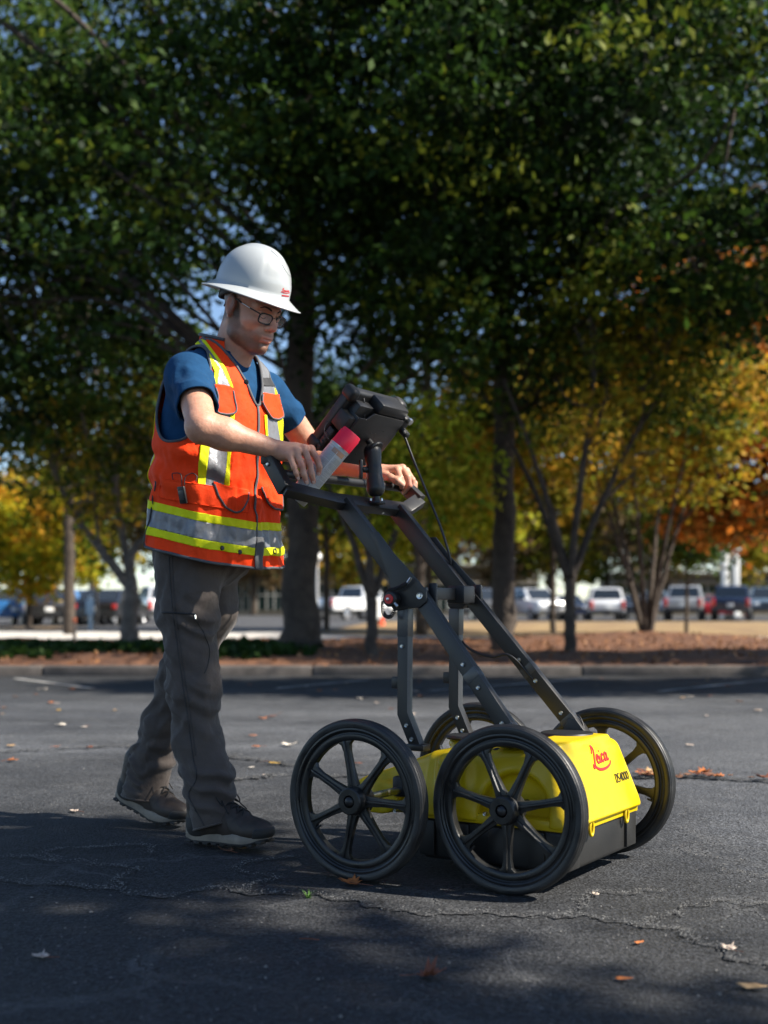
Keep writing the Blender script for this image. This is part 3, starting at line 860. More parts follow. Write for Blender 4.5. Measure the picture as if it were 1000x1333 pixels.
# ================================================================== CARS, BUILDINGS, SIGNS
M_rub = mat('tyre_rubber', (0.02, 0.02, 0.021), 0.75, bump=(120, 0.3, 0.002))
M_alloy = mat('alloy', (0.55, 0.55, 0.56), 0.3, metal=0.9)
M_glass = mat('car_glass', (0.02, 0.025, 0.03), 0.06, spec=0.8)
M_tail = mat('tail_lamp', (0.5, 0.02, 0.015), 0.25, coat=.5)
M_head = mat('head_lamp', (0.8, 0.8, 0.8), 0.12, spec=0.9)
M_trim = mat('black_trim', (0.03, 0.03, 0.032), 0.55)
M_plate = mat('number_plate', (0.7, 0.7, 0.68), 0.5)
def paint(name, c): return mat('paint_' + name, c, 0.28, coat=0.8, metal=0.1)
PROF = {
    'sedan': dict(L=4.7, W=1.82, body=[(-2.35, .35), (2.3, .35), (2.35, .62), (2.2, .78), (1.05, .95), (-1.45, 1.0), (-2.25, .98), (-2.36, .7)], cab=[(-1.95, .97), (-1.2, 1.42), (.1, 1.45), (1.1, .93)]),
    'suv': dict(L=4.7, W=1.9, body=[(-2.3, .42), (2.3, .42), (2.35, .75), (2.25, 1.02), (1.15, 1.12), (-2.2, 1.14), (-2.32, .9)], cab=[(-2.2, 1.12), (-1.95, 1.72), (-1.2, 1.79), (.25, 1.77), (1.15, 1.1)]),
    'pickup': dict(L=5.6, W=2.0, body=[(-2.75, .55), (2.75, .55), (2.82, .9), (2.7, 1.18), (1.4, 1.24), (.1, 1.24), (-.2, 1.24), (-2.72, 1.24), (-2.8, .9)], cab=[(-.35, 1.22), (-.2, 1.86), (.2, 1.92), (.95, 1.9), (1.55, 1.22)]),
}
def wheel_mesh(r):
    t = MB(); t.lathe([(r * .66, -.1), (r * .93, -.115), (r, -.08), (r, .08), (r * .93, .115), (r * .66, .1)], 24, closed=True)
    c = MB(); c.lathe([(0.001, -.09), (r * .2, -.095), (r * .62, -.07), (r * .68, -.1), (r * .68, .1), (0.001, .09)], 20)
    return t, c
def make_car(kind, col, label, px, Y, yaw, name=None, z=0.06):
    yaw = yaw - math.atan2((px - 500) / FPX, 1.0)      # yaw is given relative to the line of sight
    d = PROF[kind]; W = d['W']
    x = (px - 500) / FPX * Y
    root = empty(name or {'sedan': 'parked_car', 'suv': 'parked_suv', 'pickup': 'pickup_truck'}[kind], (x, Y, z), yaw)
    tag(root, label, {'sedan': 'car', 'suv': 'suv', 'pickup': 'pickup truck'}[kind], 'cars parked in the far lot')
    mp = paint(*col)
    b = MB(); b.prism(d['body'], -W / 2, W / 2); b.build('body', mp, root, bevel=0.07)
    cb = d['cab']
    c = MB(); n = len(cb); V = []
    for side in (-1, 1):
        for (a, zz) in cb:
            t = (zz - cb[0][1]) / (max(p[1] for p in cb) - cb[0][1])
            V.append((a, side * (W / 2 - .04 - .16 * t), zz))
    c.add(V, [tuple(range(n))[::-1], tuple(range(n, 2 * n))] + [(i, (i + 1) % n, n + (i + 1) % n, n + i) for i in range(n)])
    cab = c.build('cabin', mp, root, bevel=0.05)
    V = np.array(V)
    def pane(nm, q, out, shrink=.1):
        q = np.array(q); ctr = q.mean(0); q = ctr + (q - ctr) * (1 - shrink) + np.array(out) * .012
        g = mesh_obj(nm, np.concatenate([q, q - np.array(out) * .008]), [(0, 1, 2, 3), (7, 6, 5, 4), (0, 4, 5, 1), (1, 5, 6, 2), (2, 6, 7, 3), (3, 7, 4, 0)], M_glass, root, False)
    A, B = V[:n], V[n:]
    pane('windscreen', [A[n - 1], B[n - 1], B[n - 2], A[n - 2]], (.7, 0, .7), .12)
    pane('rear_window', [A[0], B[0], B[1], A[1]], (-.9, 0, .4), .14)
    for S, sg in ((A, -1), (B, 1)):
        lo0, hi0, hi1, lo1 = S[0], S[1], S[n - 2], S[n - 1]
        m0 = (lo0 + lo1) / 2; m1 = (hi0 + hi1) / 2
        pane('side_window', [lo0 * .9 + m0 * .1, m0 * .96 + lo0 * .04, m1 * .96 + hi0 * .04, hi0 * .9 + m1 * .1], (0, sg, .25), .14)
        pane('side_window', [m0 * .96 + lo1 * .04, lo1 * .85 + m0 * .15, hi1 * .95 + m1 * .05, m1 * .96 + hi1 * .04], (0, sg, .25), .14)
    r = {'sedan': .33, 'suv': .37, 'pickup': .41}[kind]; wb = d['L'] * .295
    for sx in (-1, 1):
        for sy in (-1, 1):
            t, c = wheel_mesh(r)
            w_ = t.build('wheel', M_rub, root); w_.location = (sx * wb, sy * (W / 2 - .09), r - .05)
            c.build('rim', M_alloy, w_)
    zf = d['body'][0][1]
    for sy in (-1, 1):
        q = MB(); q.box((d['L'] / 2 - .02 + (.03 if kind == 'pickup' else 0), sy * (W / 2 - .26), zf + .36), (.12, .34, .17), bevel=.03); q.build('headlight', M_head, root)
        q = MB(); q.box((-d['L'] / 2 + .03, sy * (W / 2 - .12), zf + (.42 if kind != 'sedan' else .38)), (.12, .2, .44 if kind != 'sedan' else .2), bevel=.03); q.build('taillight', M_tail, root)
        q = MB(); q.box((cb[-1][0] - .25, sy * (W / 2 + .05), cb[-1][1] + .06), (.1, .2, .14), bevel=.03); q.build('mirror', mp, root)
    q = MB(); q.box((d['L'] / 2 + .0, 0, zf + .05), (.18, W * .94, .2), bevel=.04); q.build('front_bumper', M_trim if kind != 'sedan' else mp, root)
    q = MB(); q.box((-d['L'] / 2 - .0, 0, zf + .05), (.18, W * .94, .2), bevel=.04); q.build('rear_bumper', M_trim if kind != 'sedan' else mp, root)
    q = MB(); q.box((d['L'] / 2 + .03, 0, zf + .36), (.06, W * .45, .2), bevel=.02); q.build('grille', M_trim, root)
    q = MB(); q.box((-d['L'] / 2 - .02, 0, zf + .28), (.03, .34, .17), bevel=.01); q.build('number_plate', M_plate, root)
    return root
R90 = PI / 2
WHITE = ('white', (.78, .78, .77)); SILV = ('silver', (.42, .42, .41)); BLK = ('black', (.012, .012, .014)); NAVY = ('navy', (.012, .018, .045)); RED = ('red', (.42, .015, .015)); BLUE = ('blue', (.02, .11, .28)); SB = ('steel_blue', (.16, .22, .28)); GREY = ('dark_grey', (.05, .052, .055))
make_car('suv', WHITE, 'white suv parked beside the straight dark tree trunk', 695, 67, -R90 + .5)
make_car('sedan', NAVY, 'low navy car between two white suvs', 738, 72, -R90 + .2)
make_car('suv', WHITE, 'white suv seen from behind with dark rear window', 787, 66, R90 + .06)
make_car('sedan', GREY, 'dark grey car behind the multi stemmed tree', 828, 72, -R90 - .2)
make_car('pickup', SILV, 'silver pickup behind the green sapling', 892, 66, R90 - .05)
make_car('sedan', RED, 'red car parked between the silver and navy pickups', 931, 74, R90 + .1)
make_car('pickup', NAVY, 'dark navy pickup seen from behind beside the red car', 953, 66, R90 - .03)
make_car('pickup', SB, 'steel blue pickup facing the lawn beside the navy pickup', 996, 72, -R90 + .08)
make_car('pickup', WHITE, 'white pickup parked behind the thin lime leaved tree', 462, 68, R90 - .75)
make_car('suv', GREY, 'dark grey suv seen past the cart frame joint', 622, 68, R90 + .4)
make_car('suv', SB, 'steel blue suv behind the multi stemmed tree', 852, 80, R90)
make_car('sedan', BLK, 'black car parked beside the yellow maple', 52, 49, R90 + .15)
make_car('sedan', BLUE, 'blue car half hidden behind the yellow maple trunk', 12, 51, R90 + .1)
make_car('sedan', BLUE, 'blue car parked by the white signpost', 98, 51, R90 - .9)
make_car('sedan', BLK, 'black car parked right of the white signpost', 146, 49, R90 - .3)
make_car('suv', SILV, 'silver suv in the rear row behind the black car', 48, 78, R90)
make_car('suv', SB, 'steel blue suv in the rear row behind the blue car', 83, 78, -R90)
make_car('suv', WHITE, 'white suv in the rear row behind the signpost', 142, 78, R90)
make_car('suv', WHITE, 'white suv half hidden behind the worker', 205, 62, R90 + .2)
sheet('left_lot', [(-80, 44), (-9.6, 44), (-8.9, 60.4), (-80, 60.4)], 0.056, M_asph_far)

# ---- low office building behind the far trees
M_wallw = mat('pale_wall', (0.22, 0.205, 0.185), 0.8, var=(.6, .08))
M_wallb = mat('beige_wall', (0.20, 0.17, 0.14), 0.85, var=(.5, .1))
M_win = mat('office_glass', (0.008, 0.02, 0.018), 0.25, spec=.4)
M_mull = mat('mullion', (0.35, 0.36, 0.36), 0.5)
def office(label, px0, px1, Y, h_sill, h_win, h_top, m, n, name='office_building'):
    x0 = (px0 - 500) / FPX * Y; x1 = (px1 - 500) / FPX * Y; W = x1 - x0
    root = empty(name, ((x0 + x1) / 2, Y, 0)); tag(root, label, 'building')
    q = MB(); q.box((0, 5, h_top / 2), (W, 10, h_top)); q.build('wall', m, root, bevel=.03)
    q = MB(); q.box((0, 4.7, h_top + .12), (W + .8, 10.8, .3), bevel=.03); q.build('roof', M_wallw, root)
    q = MB(); q.box((0, -.16, h_win + .35), (W + .1, .32, .5), bevel=.03); q.build('ledge', m, root)
    step = W / n
    pm = fm = None
    for i in range(n):
        cx = -W / 2 + step * (i + .5)
        if pm is None:
            a = MB(); a.box((0, 0, 0), (step * .96, .08, h_win - h_sill)); pm = a.build('window', M_win, root)
            fr = MB()
            for dx in (-step * .47, -step * .16, step * .16): fr.box((dx, -.07, 0), (.12, .1, h_win - h_sill))
            fr.box((0, -.068, (h_win - h_sill) * .1), (step * .94, .08, .1)); fm = fr.build('frame', M_mull, pm)
            w_ = pm
        else:
            w_ = dup_tree(pm, root)
        w_.location = (cx, -.03, (h_sill + h_win) / 2)
    return root
office('long pale office building with a band of dark windows behind the oak trunk', 250, 700, 124, .5, 3.1, 5.0, M_wallw, 14)
office('beige low building behind the parked pickups', 800, 1200, 140, .8, 3.3, 4.6, M_wallb, 10)

# ---- twin white pillars by the pickups
M_wp = mat('white_post_paint', (0.75, 0.73, 0.68), 0.6)
for i, (px, zt, lab) in enumerate(((944, 5.3, 'taller of two white pillars, with a short side arm, behind the navy pickup'), (958, 4.8, 'plain shorter of two white pillars behind the navy pickup'))):
    Y = 86; x = (px - 500) / FPX * Y
    root = empty('white_pillar', (x, Y, .06)); tag(root, lab, 'pillar', 'white pillars')
    q = MB(); q.box((0, 0, zt / 2), (.46, .46, zt), bevel=.03); q.build('shaft', M_wp, root)
    q = MB(); q.box((0, 0, .15), (.62, .62, .3), bevel=.03); q.build('base', M_wp, root)
    q = MB(); q.box((0, 0, zt + .06), (.56, .56, .14), bevel=.03); q.build('cap', M_wp, root)
    if i == 0:
        q = MB(); q.box((-.5, 0, zt - .75), (.62, .2, .3), bevel=.03); q.build('side_arm', M_wp, root)

# ---- street lamp, sign post, stake, cone, barrel
def lamp(px, Y, zt):
    root = empty('street_lamp', gp(px, Y, .05)); tag(root, 'white globe lamp post behind the oak trunk', 'street lamp')
    q = MB(); q.tube([(0, 0, -.05), (0, 0, zt)], [.07, .05], 10); q.build('pole', mat('lamp_pole', (.5, .5, .5), .5), root)
    q = MB(); q.lathe([(0.001, -.22), (.14, -.17), (.22, 0), (.14, .17), (.001, .22)], 16, M=frameM((0, 0, zt + .18), (1, 0, 0), (0, 0, 1), (0, -1, 0))); q.build('globe', mat('lamp_globe', (.85, .85, .83), .3), root)
lamp(413, 58, 3.0)
root = empty('sign_post', gp(118, 34, .05)); tag(root, 'pale blue sign board on white post by the road', 'sign')
q = MB(); q.box((0, 0, .5), (.11, .09, 1.1), bevel=.01); q.build('post', mat('sign_post_paint', (.55, .62, .68), .6), root)
q = MB(); q.box((0, -.06, .72), (.24, .03, .42), bevel=.01); q.build('board', mat('sign_board', (.42, .55, .68), .5), root)
root = empty('marker_post', gp(126, 44, .056)); tag(root, 'dark post with a yellow marker behind the sign board', 'post')
q = MB(); q.box((0, 0, .85), (.1, .1, 1.8), bevel=.01); q.build('post', M_trim, root)
q = MB(); q.box((0, -.065, 1.62), (.16, .03, .26), bevel=.01); q.build('marker', mat('yellow_marker', (.7, .5, .02), .5), root)
root = empty('marker_stake', gp(97, 21.6, .12)); tag(root, 'short wooden stake with reddish top beside the path', 'stake')
q = MB(); q.box((0, 0, .16), (.05, .05, .42), bevel=.006); q.build('post', mat('grey_wood', (.16, .13, .11), .9, var=(20, .3)), root)
q = MB(); q.box((0, 0, .41), (.062, .062, .09), bevel=.006); q.build('cap', mat('red_cap', (.42, .12, .06), .6), root)
root = empty('traffic_barrel', gp(491, 62, .06)); tag(root, 'white barrel beside the white pickup on the far lot', 'barrel')
MX = frameM((0, 0, 0), (1, 0, 0), (0, 0, 1), (0, -1, 0))
q = MB(); q.lathe([(.001, 0), (.3, 0), (.3, .35), (.27, .36), (.27, .7), (.24, .71), (.24, 1.1), (.001, 1.12)], 20, M=MX); q.build('body', M_wp, root)
q = MB(); q.lathe([(.31, .02), (.33, .02), (.33, .12), (.31, .12)], 20, M=MX, closed=True); q.build('base', M_rub, root)
root = empty('traffic_cone', gp(497, 47, .05)); tag(root, 'small orange traffic cone on the dry lawn', 'traffic cone')
M_or = mat('cone_orange', (.85, .10, .02), .5)
q = MB(); q.lathe([(.001, .0), (.13, .02), (.03, .40), (.001, .41)], 16, M=MX); q.build('cone', M_or, root)
q = MB(); q.box((0, 0, .015), (.3, .3, .03), bevel=.008); q.build('base', M_or, root)
# ================================================================== CART
PHI = 0.585
FW = np.array([math.cos(PHI), -math.sin(PHI), 0]); LT = np.array([math.sin(PHI), math.cos(PHI), 0])
CART_O = np.array([.329, 3.17, 0]) + .318 * LT
cart = empty('survey_cart', CART_O, -PHI)
tag(cart, 'four wheeled yellow ground radar push cart with dark folding frame', 'survey cart')
WR = 0.225
M_tyre = mat('cart_tyre', (0.009, 0.009, 0.0095), 0.48, var=(18, 0.5), bump=(160, 0.25, 0.002), rvar=.16, col2=(.03, .03, .029))
M_rim = mat('cart_rim', (0.008, 0.008, 0.008), 0.36, var=(24, 0.3), bump=(260, 0.3, 0.001), rvar=.1, col2=(.018, .018, .0175))
M_frame = mat('frame_charcoal', (0.021, 0.020, 0.0195), 0.42, spec=.5, var=(9, .25), bump=(500, .12, .0006), rvar=.06)
M_frame2 = mat('frame_sleeve', (0.07, 0.07, 0.071), 0.34, metal=.3, var=(9, .15))
M_blk = mat('black_plastic', (0.012, 0.012, 0.013), 0.45, bump=(300, .2, .0006))
M_blk2 = mat('black_tub', (0.008, 0.008, 0.008), 0.5, var=(8, .5), bump=(200, .3, .001), col2=(.018, .0175, .0165))
M_yel = mat('cart_yellow', (0.64, 0.46, 0.003), 0.40, var=(9, .12), bump=(400, .12, .0006), spec=.45, rvar=.12, col2=(.54, .375, .005))
M_steel = mat('bolt_steel', (0.62, 0.62, 0.6), 0.28, metal=1.0)
M_redk = mat('red_knob', (0.55, 0.02, 0.02), 0.4)
M_logo = mat('logo_red', (0.50, 0.008, 0.012), 0.5)
M_logok = mat('logo_black', (0.02, 0.02, 0.018), 0.5)
M_cable = mat('cable_black', (0.014, 0.014, 0.016), 0.5)

def make_wheel():
    # ribbed tyre
    half = [(.199, -.016), (.203, -.0205), (.209, -.0225), (.215, -.0228), (.219, -.0212), (.2205, -.0190), (.2195, -.0182), (.2215, -.0172), (.2238, -.0140), (.2243, -.0110), (.2232, -.0102), (.2232, -.0088), (.2246, -.0080), (.2250, -.0040), (.2238, -.0032), (.2238, -.0018), (.2250, -.0010)]
    prof = half + [(r, -y) for r, y in half[::-1]]
    q = MB(); q.lathe([(r, y) for r, y in prof], 96, closed=True)
    rh = [(.1655, -.009), (.1675, -.0125), (.172, -.0150), (.179, -.0158), (.183, -.0150), (.1845, -.0115), (.188, -.0105), (.1905, -.0120), (.192, -.0165), (.196, -.0190), (.2005, -.0182), (.2015, -.014)]
    rp = rh + [(r, -y) for r, y in rh[::-1]]
    w_ = MB(); w_.lathe(rp, 96, closed=True)
    wheel = w_.build('wheel', M_rim, cart, auto=28)
    q.build('tyre', M_tyre, wheel, auto=28)
    sp = None
    for k in range(7):
        a = 2 * PI * k / 7 + PI / 2
        if sp is None:
            s = MB()
            # tapered web with a proud rib along its middle
            st = [(.030, .019, .013), (.050, .0140, .0115), (.090, .0108, .0098), (.135, .0105, .0090), (.155, .0145, .0092), (.1665, .028, .0095)]
            V = []; F = []
            for (r, wd, th) in st:
                V += [(r, -th, -wd), (r, -th, -.0042), (r, -th - .007 * (1 if .04 < r < .16 else .5), -.0028), (r, -th - .007 * (1 if .04 < r < .16 else .5), .0028), (r, -th, .0042), (r, -th, wd), (r, th * .6, wd), (r, th * .6, -wd)]
            for i in range(len(st) - 1):
                for j in range(8):
                    l = (j + 1) % 8
                    F.append((i * 8 + j, (i + 1) * 8 + j, (i + 1) * 8 + l, i * 8 + l))
            F.append(tuple(range(8))); F.append(tuple(range(47, 39, -1)))
            s.add(V, F); sp = s.build('spoke', M_rim, wheel, auto=25, bevel=.0012); o = sp
        else:
            o = dup(sp, wheel)
        o.rotation_euler = (0, -a + PI, 0)
    h = MB(); h.lathe([(.0165, -.036), (.0175, -.040), (.034, -.040), (.0375, -.037), (.039, -.028), (.040, .0), (.040, .028), (.02, .032), (.0165, .030)], 40, closed=True); h.build('hub', M_rim, wheel, auto=30)
    c = MB(); c.lathe([(.001, -.047), (.007, -.046), (.012, -.042), (.0145, -.035), (.0145, .03), (.001, .032)], 24); c.build('axle_cap', M_blk, wheel)
    v = MB(); v.tube([(-.115, -.004, -.125), (-.108, -.006, -.117), (-.098, -.006, -.106)], [.0035, .0035, .0028], 8); v.build('valve', M_blk, wheel)
    return wheel
wheel0 = make_wheel()
WPOS = [(0, -.318, 0.0, 0.0), (-.42, -.415, 0.23, 0.0), (0, .318, 0.5, PI), (-.42, .285, .8, PI)]
for i, (x, y, rot, flip) in enumerate(WPOS):
    wv = wheel0 if i == 0 else dup_tree(wheel0, cart)
    wv.location = (x, y, WR)
    wv.rotation_euler = (0, rot, flip)
for (x, y0, y1) in ((0, -.31, .31), (-.42, -.40, .27)):
    q = MB(); q.tube([(x, y0, WR), (x, y1, WR)], .011, 14); q.build('axle', M_steel if x else M_blk, cart)

# yellow cover (signed distance field, softly moulded)
g = Grid((-.64, -.30, .12), (.20, .30, .42), .005)
top = np.where(g.X > -.30, .376 - .03 * np.clip((-.02 - g.X) / .3, 0, 1), .346 + (g.X + .30) * .36)   # roof line falls to the rear
top = top + 0.0 * g.Y
hw = np.where(g.X > -.30, .262, .262 - .06 * np.clip((-.30 - g.X) / .12, 0, 1)) - .05 * np.clip((g.Z - .2) / .18, 0, 1.2)
front = .150 - .058 * np.clip((g.Z - .18) / .19, 0, 1.2)
d = smax(g.X - front, -.597 - g.X + .12 * np.clip(.2 - g.Z, 0, .1), .03)
d = smax(d, np.abs(g.Y) - hw, .035)
d = smax(d, g.Z - top, .03)
bot = np.where(g.X > -.31, .170, .150)
d = smax(d, bot - g.Z, .006)
# scallops for wheels and moulded pads on both flanks
for sgn in (-1, 1):
    cyl = np.sqrt((g.X + .02) ** 2 + (g.Z - .20) ** 2) - .105
    d = smax(d, -smax(cyl, (.205 - sgn * g.Y), .02), .02)
    cyl = np.sqrt((g.X + .42) ** 2 + (g.Z - .225) ** 2) - .075
    d = smax(d, -smax(cyl, (.165 - sgn * g.Y), .02), .025)
    d = smin(d, g.box((-.21, sgn * .225, .265), (.055, .03, .075), .02), .02)
    d = smin(d, g.box((-.47, sgn * .165, .205), (.045, .03, .04), .015), .02)
d = smin(d, g.ell((-.30, 0, .352), (.06, .06, .022)), .02)
d = smin(d, g.box((0.02, 0, .378), (.06, .17, .008), .006), .012)
V, F = surfnet(d, g); V = relax(V, F, 1, .4)
body = mesh_obj('cover', V, F, M_yel, cart)
q = MB(); q.box((-.085, 0, .178), (.43, .512, .03), bevel=.008)
q.box((.1305, 0, .176), (.012, .50, .046), bevel=.004); ledge = q.build('skirt', M_yel, cart)
# black lower tub with ribs
q = MB(); q.box((-.092, 0, .108), (.44, .496, .118), bevel=.014, seg=3)
for x in (-.29, -.18, -.07, .05):
    for sy in (-1, 1): q.box((x, sy * .25, .11), (.05, .018, .10), bevel=.005)
for y in (-.2, .2): q.box((.131, y, .108), (.012, .07, .10), bevel=.004)
q.build('tub', M_blk2, cart)
q = MB(); q.box((-.30, -.18, .10), (.06, .10, .10), bevel=.012); q.box((-.30, .18, .10), (.06, .10, .10), bevel=.012); q.build('skid', M_blk, cart)
# latch eyes on the front
for y in (-.10, .15, -.02 + .0):
    if y == -.02: continue
    v, f = tube_geo(np.array([(.141, y + .011 * math.cos(t), .155 + .020 * math.sin(t)) for t in np.linspace(0, 2 * PI, 20, endpoint=False)]), .0045, 8, closed=True)
    mesh_obj('latch_eye', v, f, M_yel, cart)
# hatch slots on the roof and cable gland
for (x, y) in ((.055, .05), (.07, -.07), (-.10, -.19), (-.16, -.19), (.05, .15)):
    q = MB(); q.box((x, y, .376 if x > 0 else .362), (.018, .03, .012), bevel=.003); q.build('roof_slot', M_blk, cart)
q = MB(); q.lathe([(.001, 0), (.055, 0), (.06, .006), (.055, .012), (.001, .014)], 32, M=frameM((-.30, -.02, .366), (1, 0, 0), (0, 0, 1), (0, -1, 0))); q.build('port_cover', M_blk, cart)
q = MB(); q.lathe([(.001, 0), (.075, 0), (.08, .006), (.075, .012), (.001, .014)], 32, M=frameM((-.03, .11, .378), (1, 0, 0), (0, 0, 1), (0, -1, 0))); q.build('port_cover', M_blk, cart)

# frame of square tube
def sweep(path, w, h, side, bevel=.003):
    """rectangular tube along a path; side = direction of the width"""
    P = np.asarray(path, float); n = len(P); side = nrm(side); V = []
    for i in range(n):
        t0 = nrm(P[i] - P[i - 1]) if i else None; t1 = nrm(P[i + 1] - P[i]) if i < n - 1 else None
        t = nrm((t0 if t0 is not None else t1) + (t1 if t1 is not None else t0))
        ref = t0 if t0 is not None else t1
        c = max(.35, float(t @ ref))
        s_ = nrm(side - t * (side @ t)); u = np.cross(s_, t)
        V += [P[i] + s_ * a * w / 2 + u * b * h / 2 / c for a, b in ((-1, -1), (1, -1), (1, 1), (-1, 1))]
    F = [(0, 1, 2, 3), tuple(4 * (n - 1) + k for k in (3, 2, 1, 0))]
    for i in range(n - 1):
        for k in range(4):
            l = (k + 1) % 4; F.append((4 * i + k, 4 * i + 4 + k, 4 * i + 4 + l, 4 * i + l))
    return np.array(V), F
def bar(name, path, w, h, side, m=None, bevel=.003, parent=None):
    q = MB(); v, f = sweep(path, w, h, side); q.add(v, f)
    return q.build(name, m or M_frame, parent or cart, auto=30, bevel=bevel)
def bolt(p, d, r=.0065, m=None, parent=None):
    d = nrm(d); x = nrm(np.cross(d, (0, .3, 1))); z = np.cross(x, d)
    q = MB(); q.lathe([(.001, .006), (r * .45, .006), (r * .5, .0035), (r * .9, .0045), (r, .002), (r, -.008), (.001, -.008)], 14, M=frameM(p, x, d, z))
    return q.build('bolt', m or M_steel, parent or cart, auto=30)
YH = np.array([0, 1, 0.])
for sy in (-1, 1):
    b = sy * .150
    HT = np.array([-.655, b, 1.078]); JT = np.array([-.392, b, .785]); LO = np.array([-.045, sy * .195, .400])
    bar('upper_arm', [HT, JT + (JT - HT) * .04], .027, .054, YH)
    la0 = JT + np.array([.012, 0, .01]); LOa = la0 + (LO - la0) * .97
    arm = bar('lower_arm', [la0, LOa], .027, .047, YH)
    A = la0 + (LO - la0) * .55; B = la0 + (LO - la0) * .61; C_ = la0 + (LO - la0) * .985
    bar('sleeve', [A, B], .0285, .0485, YH, M_frame2, .002)
    bar('sleeve', [la0 + (LO - la0) * .93, C_], .029, .049, YH, M_frame2, .002)
    for t in (.50, .66, .90): bolt(la0 + (LO - la0) * t + np.array([0, -.0145, 0]), (0, -1, 0))
    # foot bracket on the roof
    q = MB(); q.box((LO[0] + .008, LO[1], .379), (.10, .07, .008), bevel=.003)
    q.prism([(LO[0] - .03, .380), (LO[0] + .05, .380), (LO[0] + .012, .425), (LO[0] - .012, .425)], LO[1] - .02, LO[1] + .02); q.build('foot_bracket', M_frame, cart, bevel=.002)
    # folding joint plate
    pl = [(-.545, .985), (-.515, .985), (-.46, .92), (-.375, .838), (-.345, .805), (-.345, .775), (-.37, .757), (-.40, .757), (-.455, .748), (-.470, .765), (-.465, .80), (-.478, .85), (-.52, .94)]
    yo = b + sy * .0155 if sy < 0 else b - .0155 * 1
    yy = b - .0155 if sy < 0 else b + .0205
    q = MB(); q.prism(pl, yy - .006, yy + .001); q.build('joint_plate', M_frame, cart, bevel=.0015)
    bolt((-.366, b - .021 if sy < 0 else b - .015, .793), (0, -1, 0), .011)
    # rear posts with a kink above the wheel
    post = [(-.430, b, .752), (-.432, b, .445), (-.385, b, .345)]
    bar('post', post, .030, .036, YH)
    bar('post_sleeve', [(-.430, b, .755), (-.4305, b, .672)], .0315, .0375, YH, M_frame2, .002)
    for zz, xx in ((.645, -.431), (.412, -.416), (.372, -.398)): bolt((xx, b - .0158, zz), (0, -1, 0))
    q = MB(); q.box((-.462, b, .535), (.026, .014, .035), bevel=.002); q.build('cable_hook', M_frame, cart)
    q = MB(); q.box((-.385, b, .348), (.06, .042, .02), bevel=.003); q.build('foot_bracket', M_frame, cart)
    # clamp ears beside the cross bar
    q = MB(); q.box((-.352, b + (.028 if sy < 0 else .0), .788), (.030, .012, .085), bevel=.008); q.build('hinge_ear', M_blk, cart)
# cross bar and clamp block between the joints
bar('cross_bar', [(-.392, -.15, .80), (-.392, .17, .80)], .036, .036, (1, 0, 0))
q = MB(); q.box((-.375, .085, .798), (.062, .07, .055), bevel=.006); q.build('clamp_block', M_blk, cart)
q = MB(); q.lathe([(.001, .002), (.009, .0), (.009, -.02), (.001, -.02)], 14, M=frameM((-.352 - .0, .06, .798), nrm((0, 1, 0)), nrm((1, 0, 0)), nrm((0, 0, 1)))); q.build('clamp_hole', M_cable, cart)
bolt((-.366, .128, .80), (0, -1, 0), .008)
# side knob with red centre and its lanyard
kp = np.array([-.452, -.185, .783])
q = MB(); prof = [(.001, -.02), (.021, -.020), (.024, -.016), (.024, .008), (.012, .012), (.010, .03), (.001, .03)]
q.lathe(prof, 10, M=frameM(kp, (1, 0, 0), (0, 1, 0), (0, 0, 1))); kn = q.build('knob', M_blk, cart, bevel=.002)
q = MB(); q.lathe([(.001, -.0245), (.014, -.024), (.015, -.018), (.001, -.018)], 20, M=frameM(kp, (1, 0, 0), (0, 1, 0), (0, 0, 1))); q.build('knob_face', M_redk, kn)
q = MB(); q.lathe([(.001, -.029), (.0045, -.028), (.005, -.023), (.001, -.023)], 12, M=frameM(kp, (1, 0, 0), (0, 1, 0), (0, 0, 1))); q.build('knob_screw', M_steel, kn)
t = np.linspace(0, 1, 260)
cen = catmull([kp + (.02, -.008, -.012), kp + (.002, -.012, -.05), kp + (-.022, -.012, -.045), kp + (-.03, -.01, -.01), kp + (-.015, -.01, .022), kp + (.02, -.006, .032), kp + (.05, -.004, .045)], 44)
tt = np.arange(len(cen)) * 1.15
Tn = np.gradient(cen, axis=0); Tn /= np.linalg.norm(Tn, axis=1)[:, None]
n1 = np.cross(Tn, YH); n1 /= np.linalg.norm(n1, axis=1)[:, None]; n2 = np.cross(Tn, n1)
coil = cen + .0055 * (np.cos(tt)[:, None] * n1 + np.sin(tt)[:, None] * n2)
v, f = tube_geo(coil, .0014, 5); mesh_obj('lanyard', v, f, M_cable, cart)
for p, e in ((kp + (.055, -.004, .048), kp + (.066, -.0035, .062)), (kp + (.02, -.02, -.012), kp + (.03, -.02, -.022))):
    q = MB(); q.tube([p, e], .0045, 8); q.build('lanyard_ferrule', M_steel, cart)

# handle frame: crossbar, turned-up sides, round push rod
hp = [(-.790, -.345, 1.205), (-.722, -.350, 1.105), (-.660, -.200, 1.082), (-.660, .215, 1.082), (-.652, .285, 1.118), (-.735, .300, 1.185)]
hn = nrm(np.cross(np.array(hp[2]) - hp[1], np.array(hp[0]) - hp[1]))
def handle(name, pts):
    bar(name, pts, .046, .026, nrm((-.75, 0, .66)), M_frame, .003)
bar('handle_side', [hp[0], hp[1]], .030, .046, nrm((0.2, 1, 0.0)), M_frame, .004)
bar('handle_side', [np.array(hp[1]) + (-.006, -.004, .006), hp[2], (-.660, -.17, 1.0815)], .046, .030, nrm((-.70, 0, .72)), M_frame, .004)
bar('handle_bar', [(-.660, -.185, 1.082), (-.660, .225, 1.082)], .0465, .0305, nrm((-.70, 0, .72)), M_frame, .004)
bar('handle_side', [(-.660, .21, 1.082), hp[4]], .046, .030, nrm((-.70, 0, .72)), M_frame, .004)
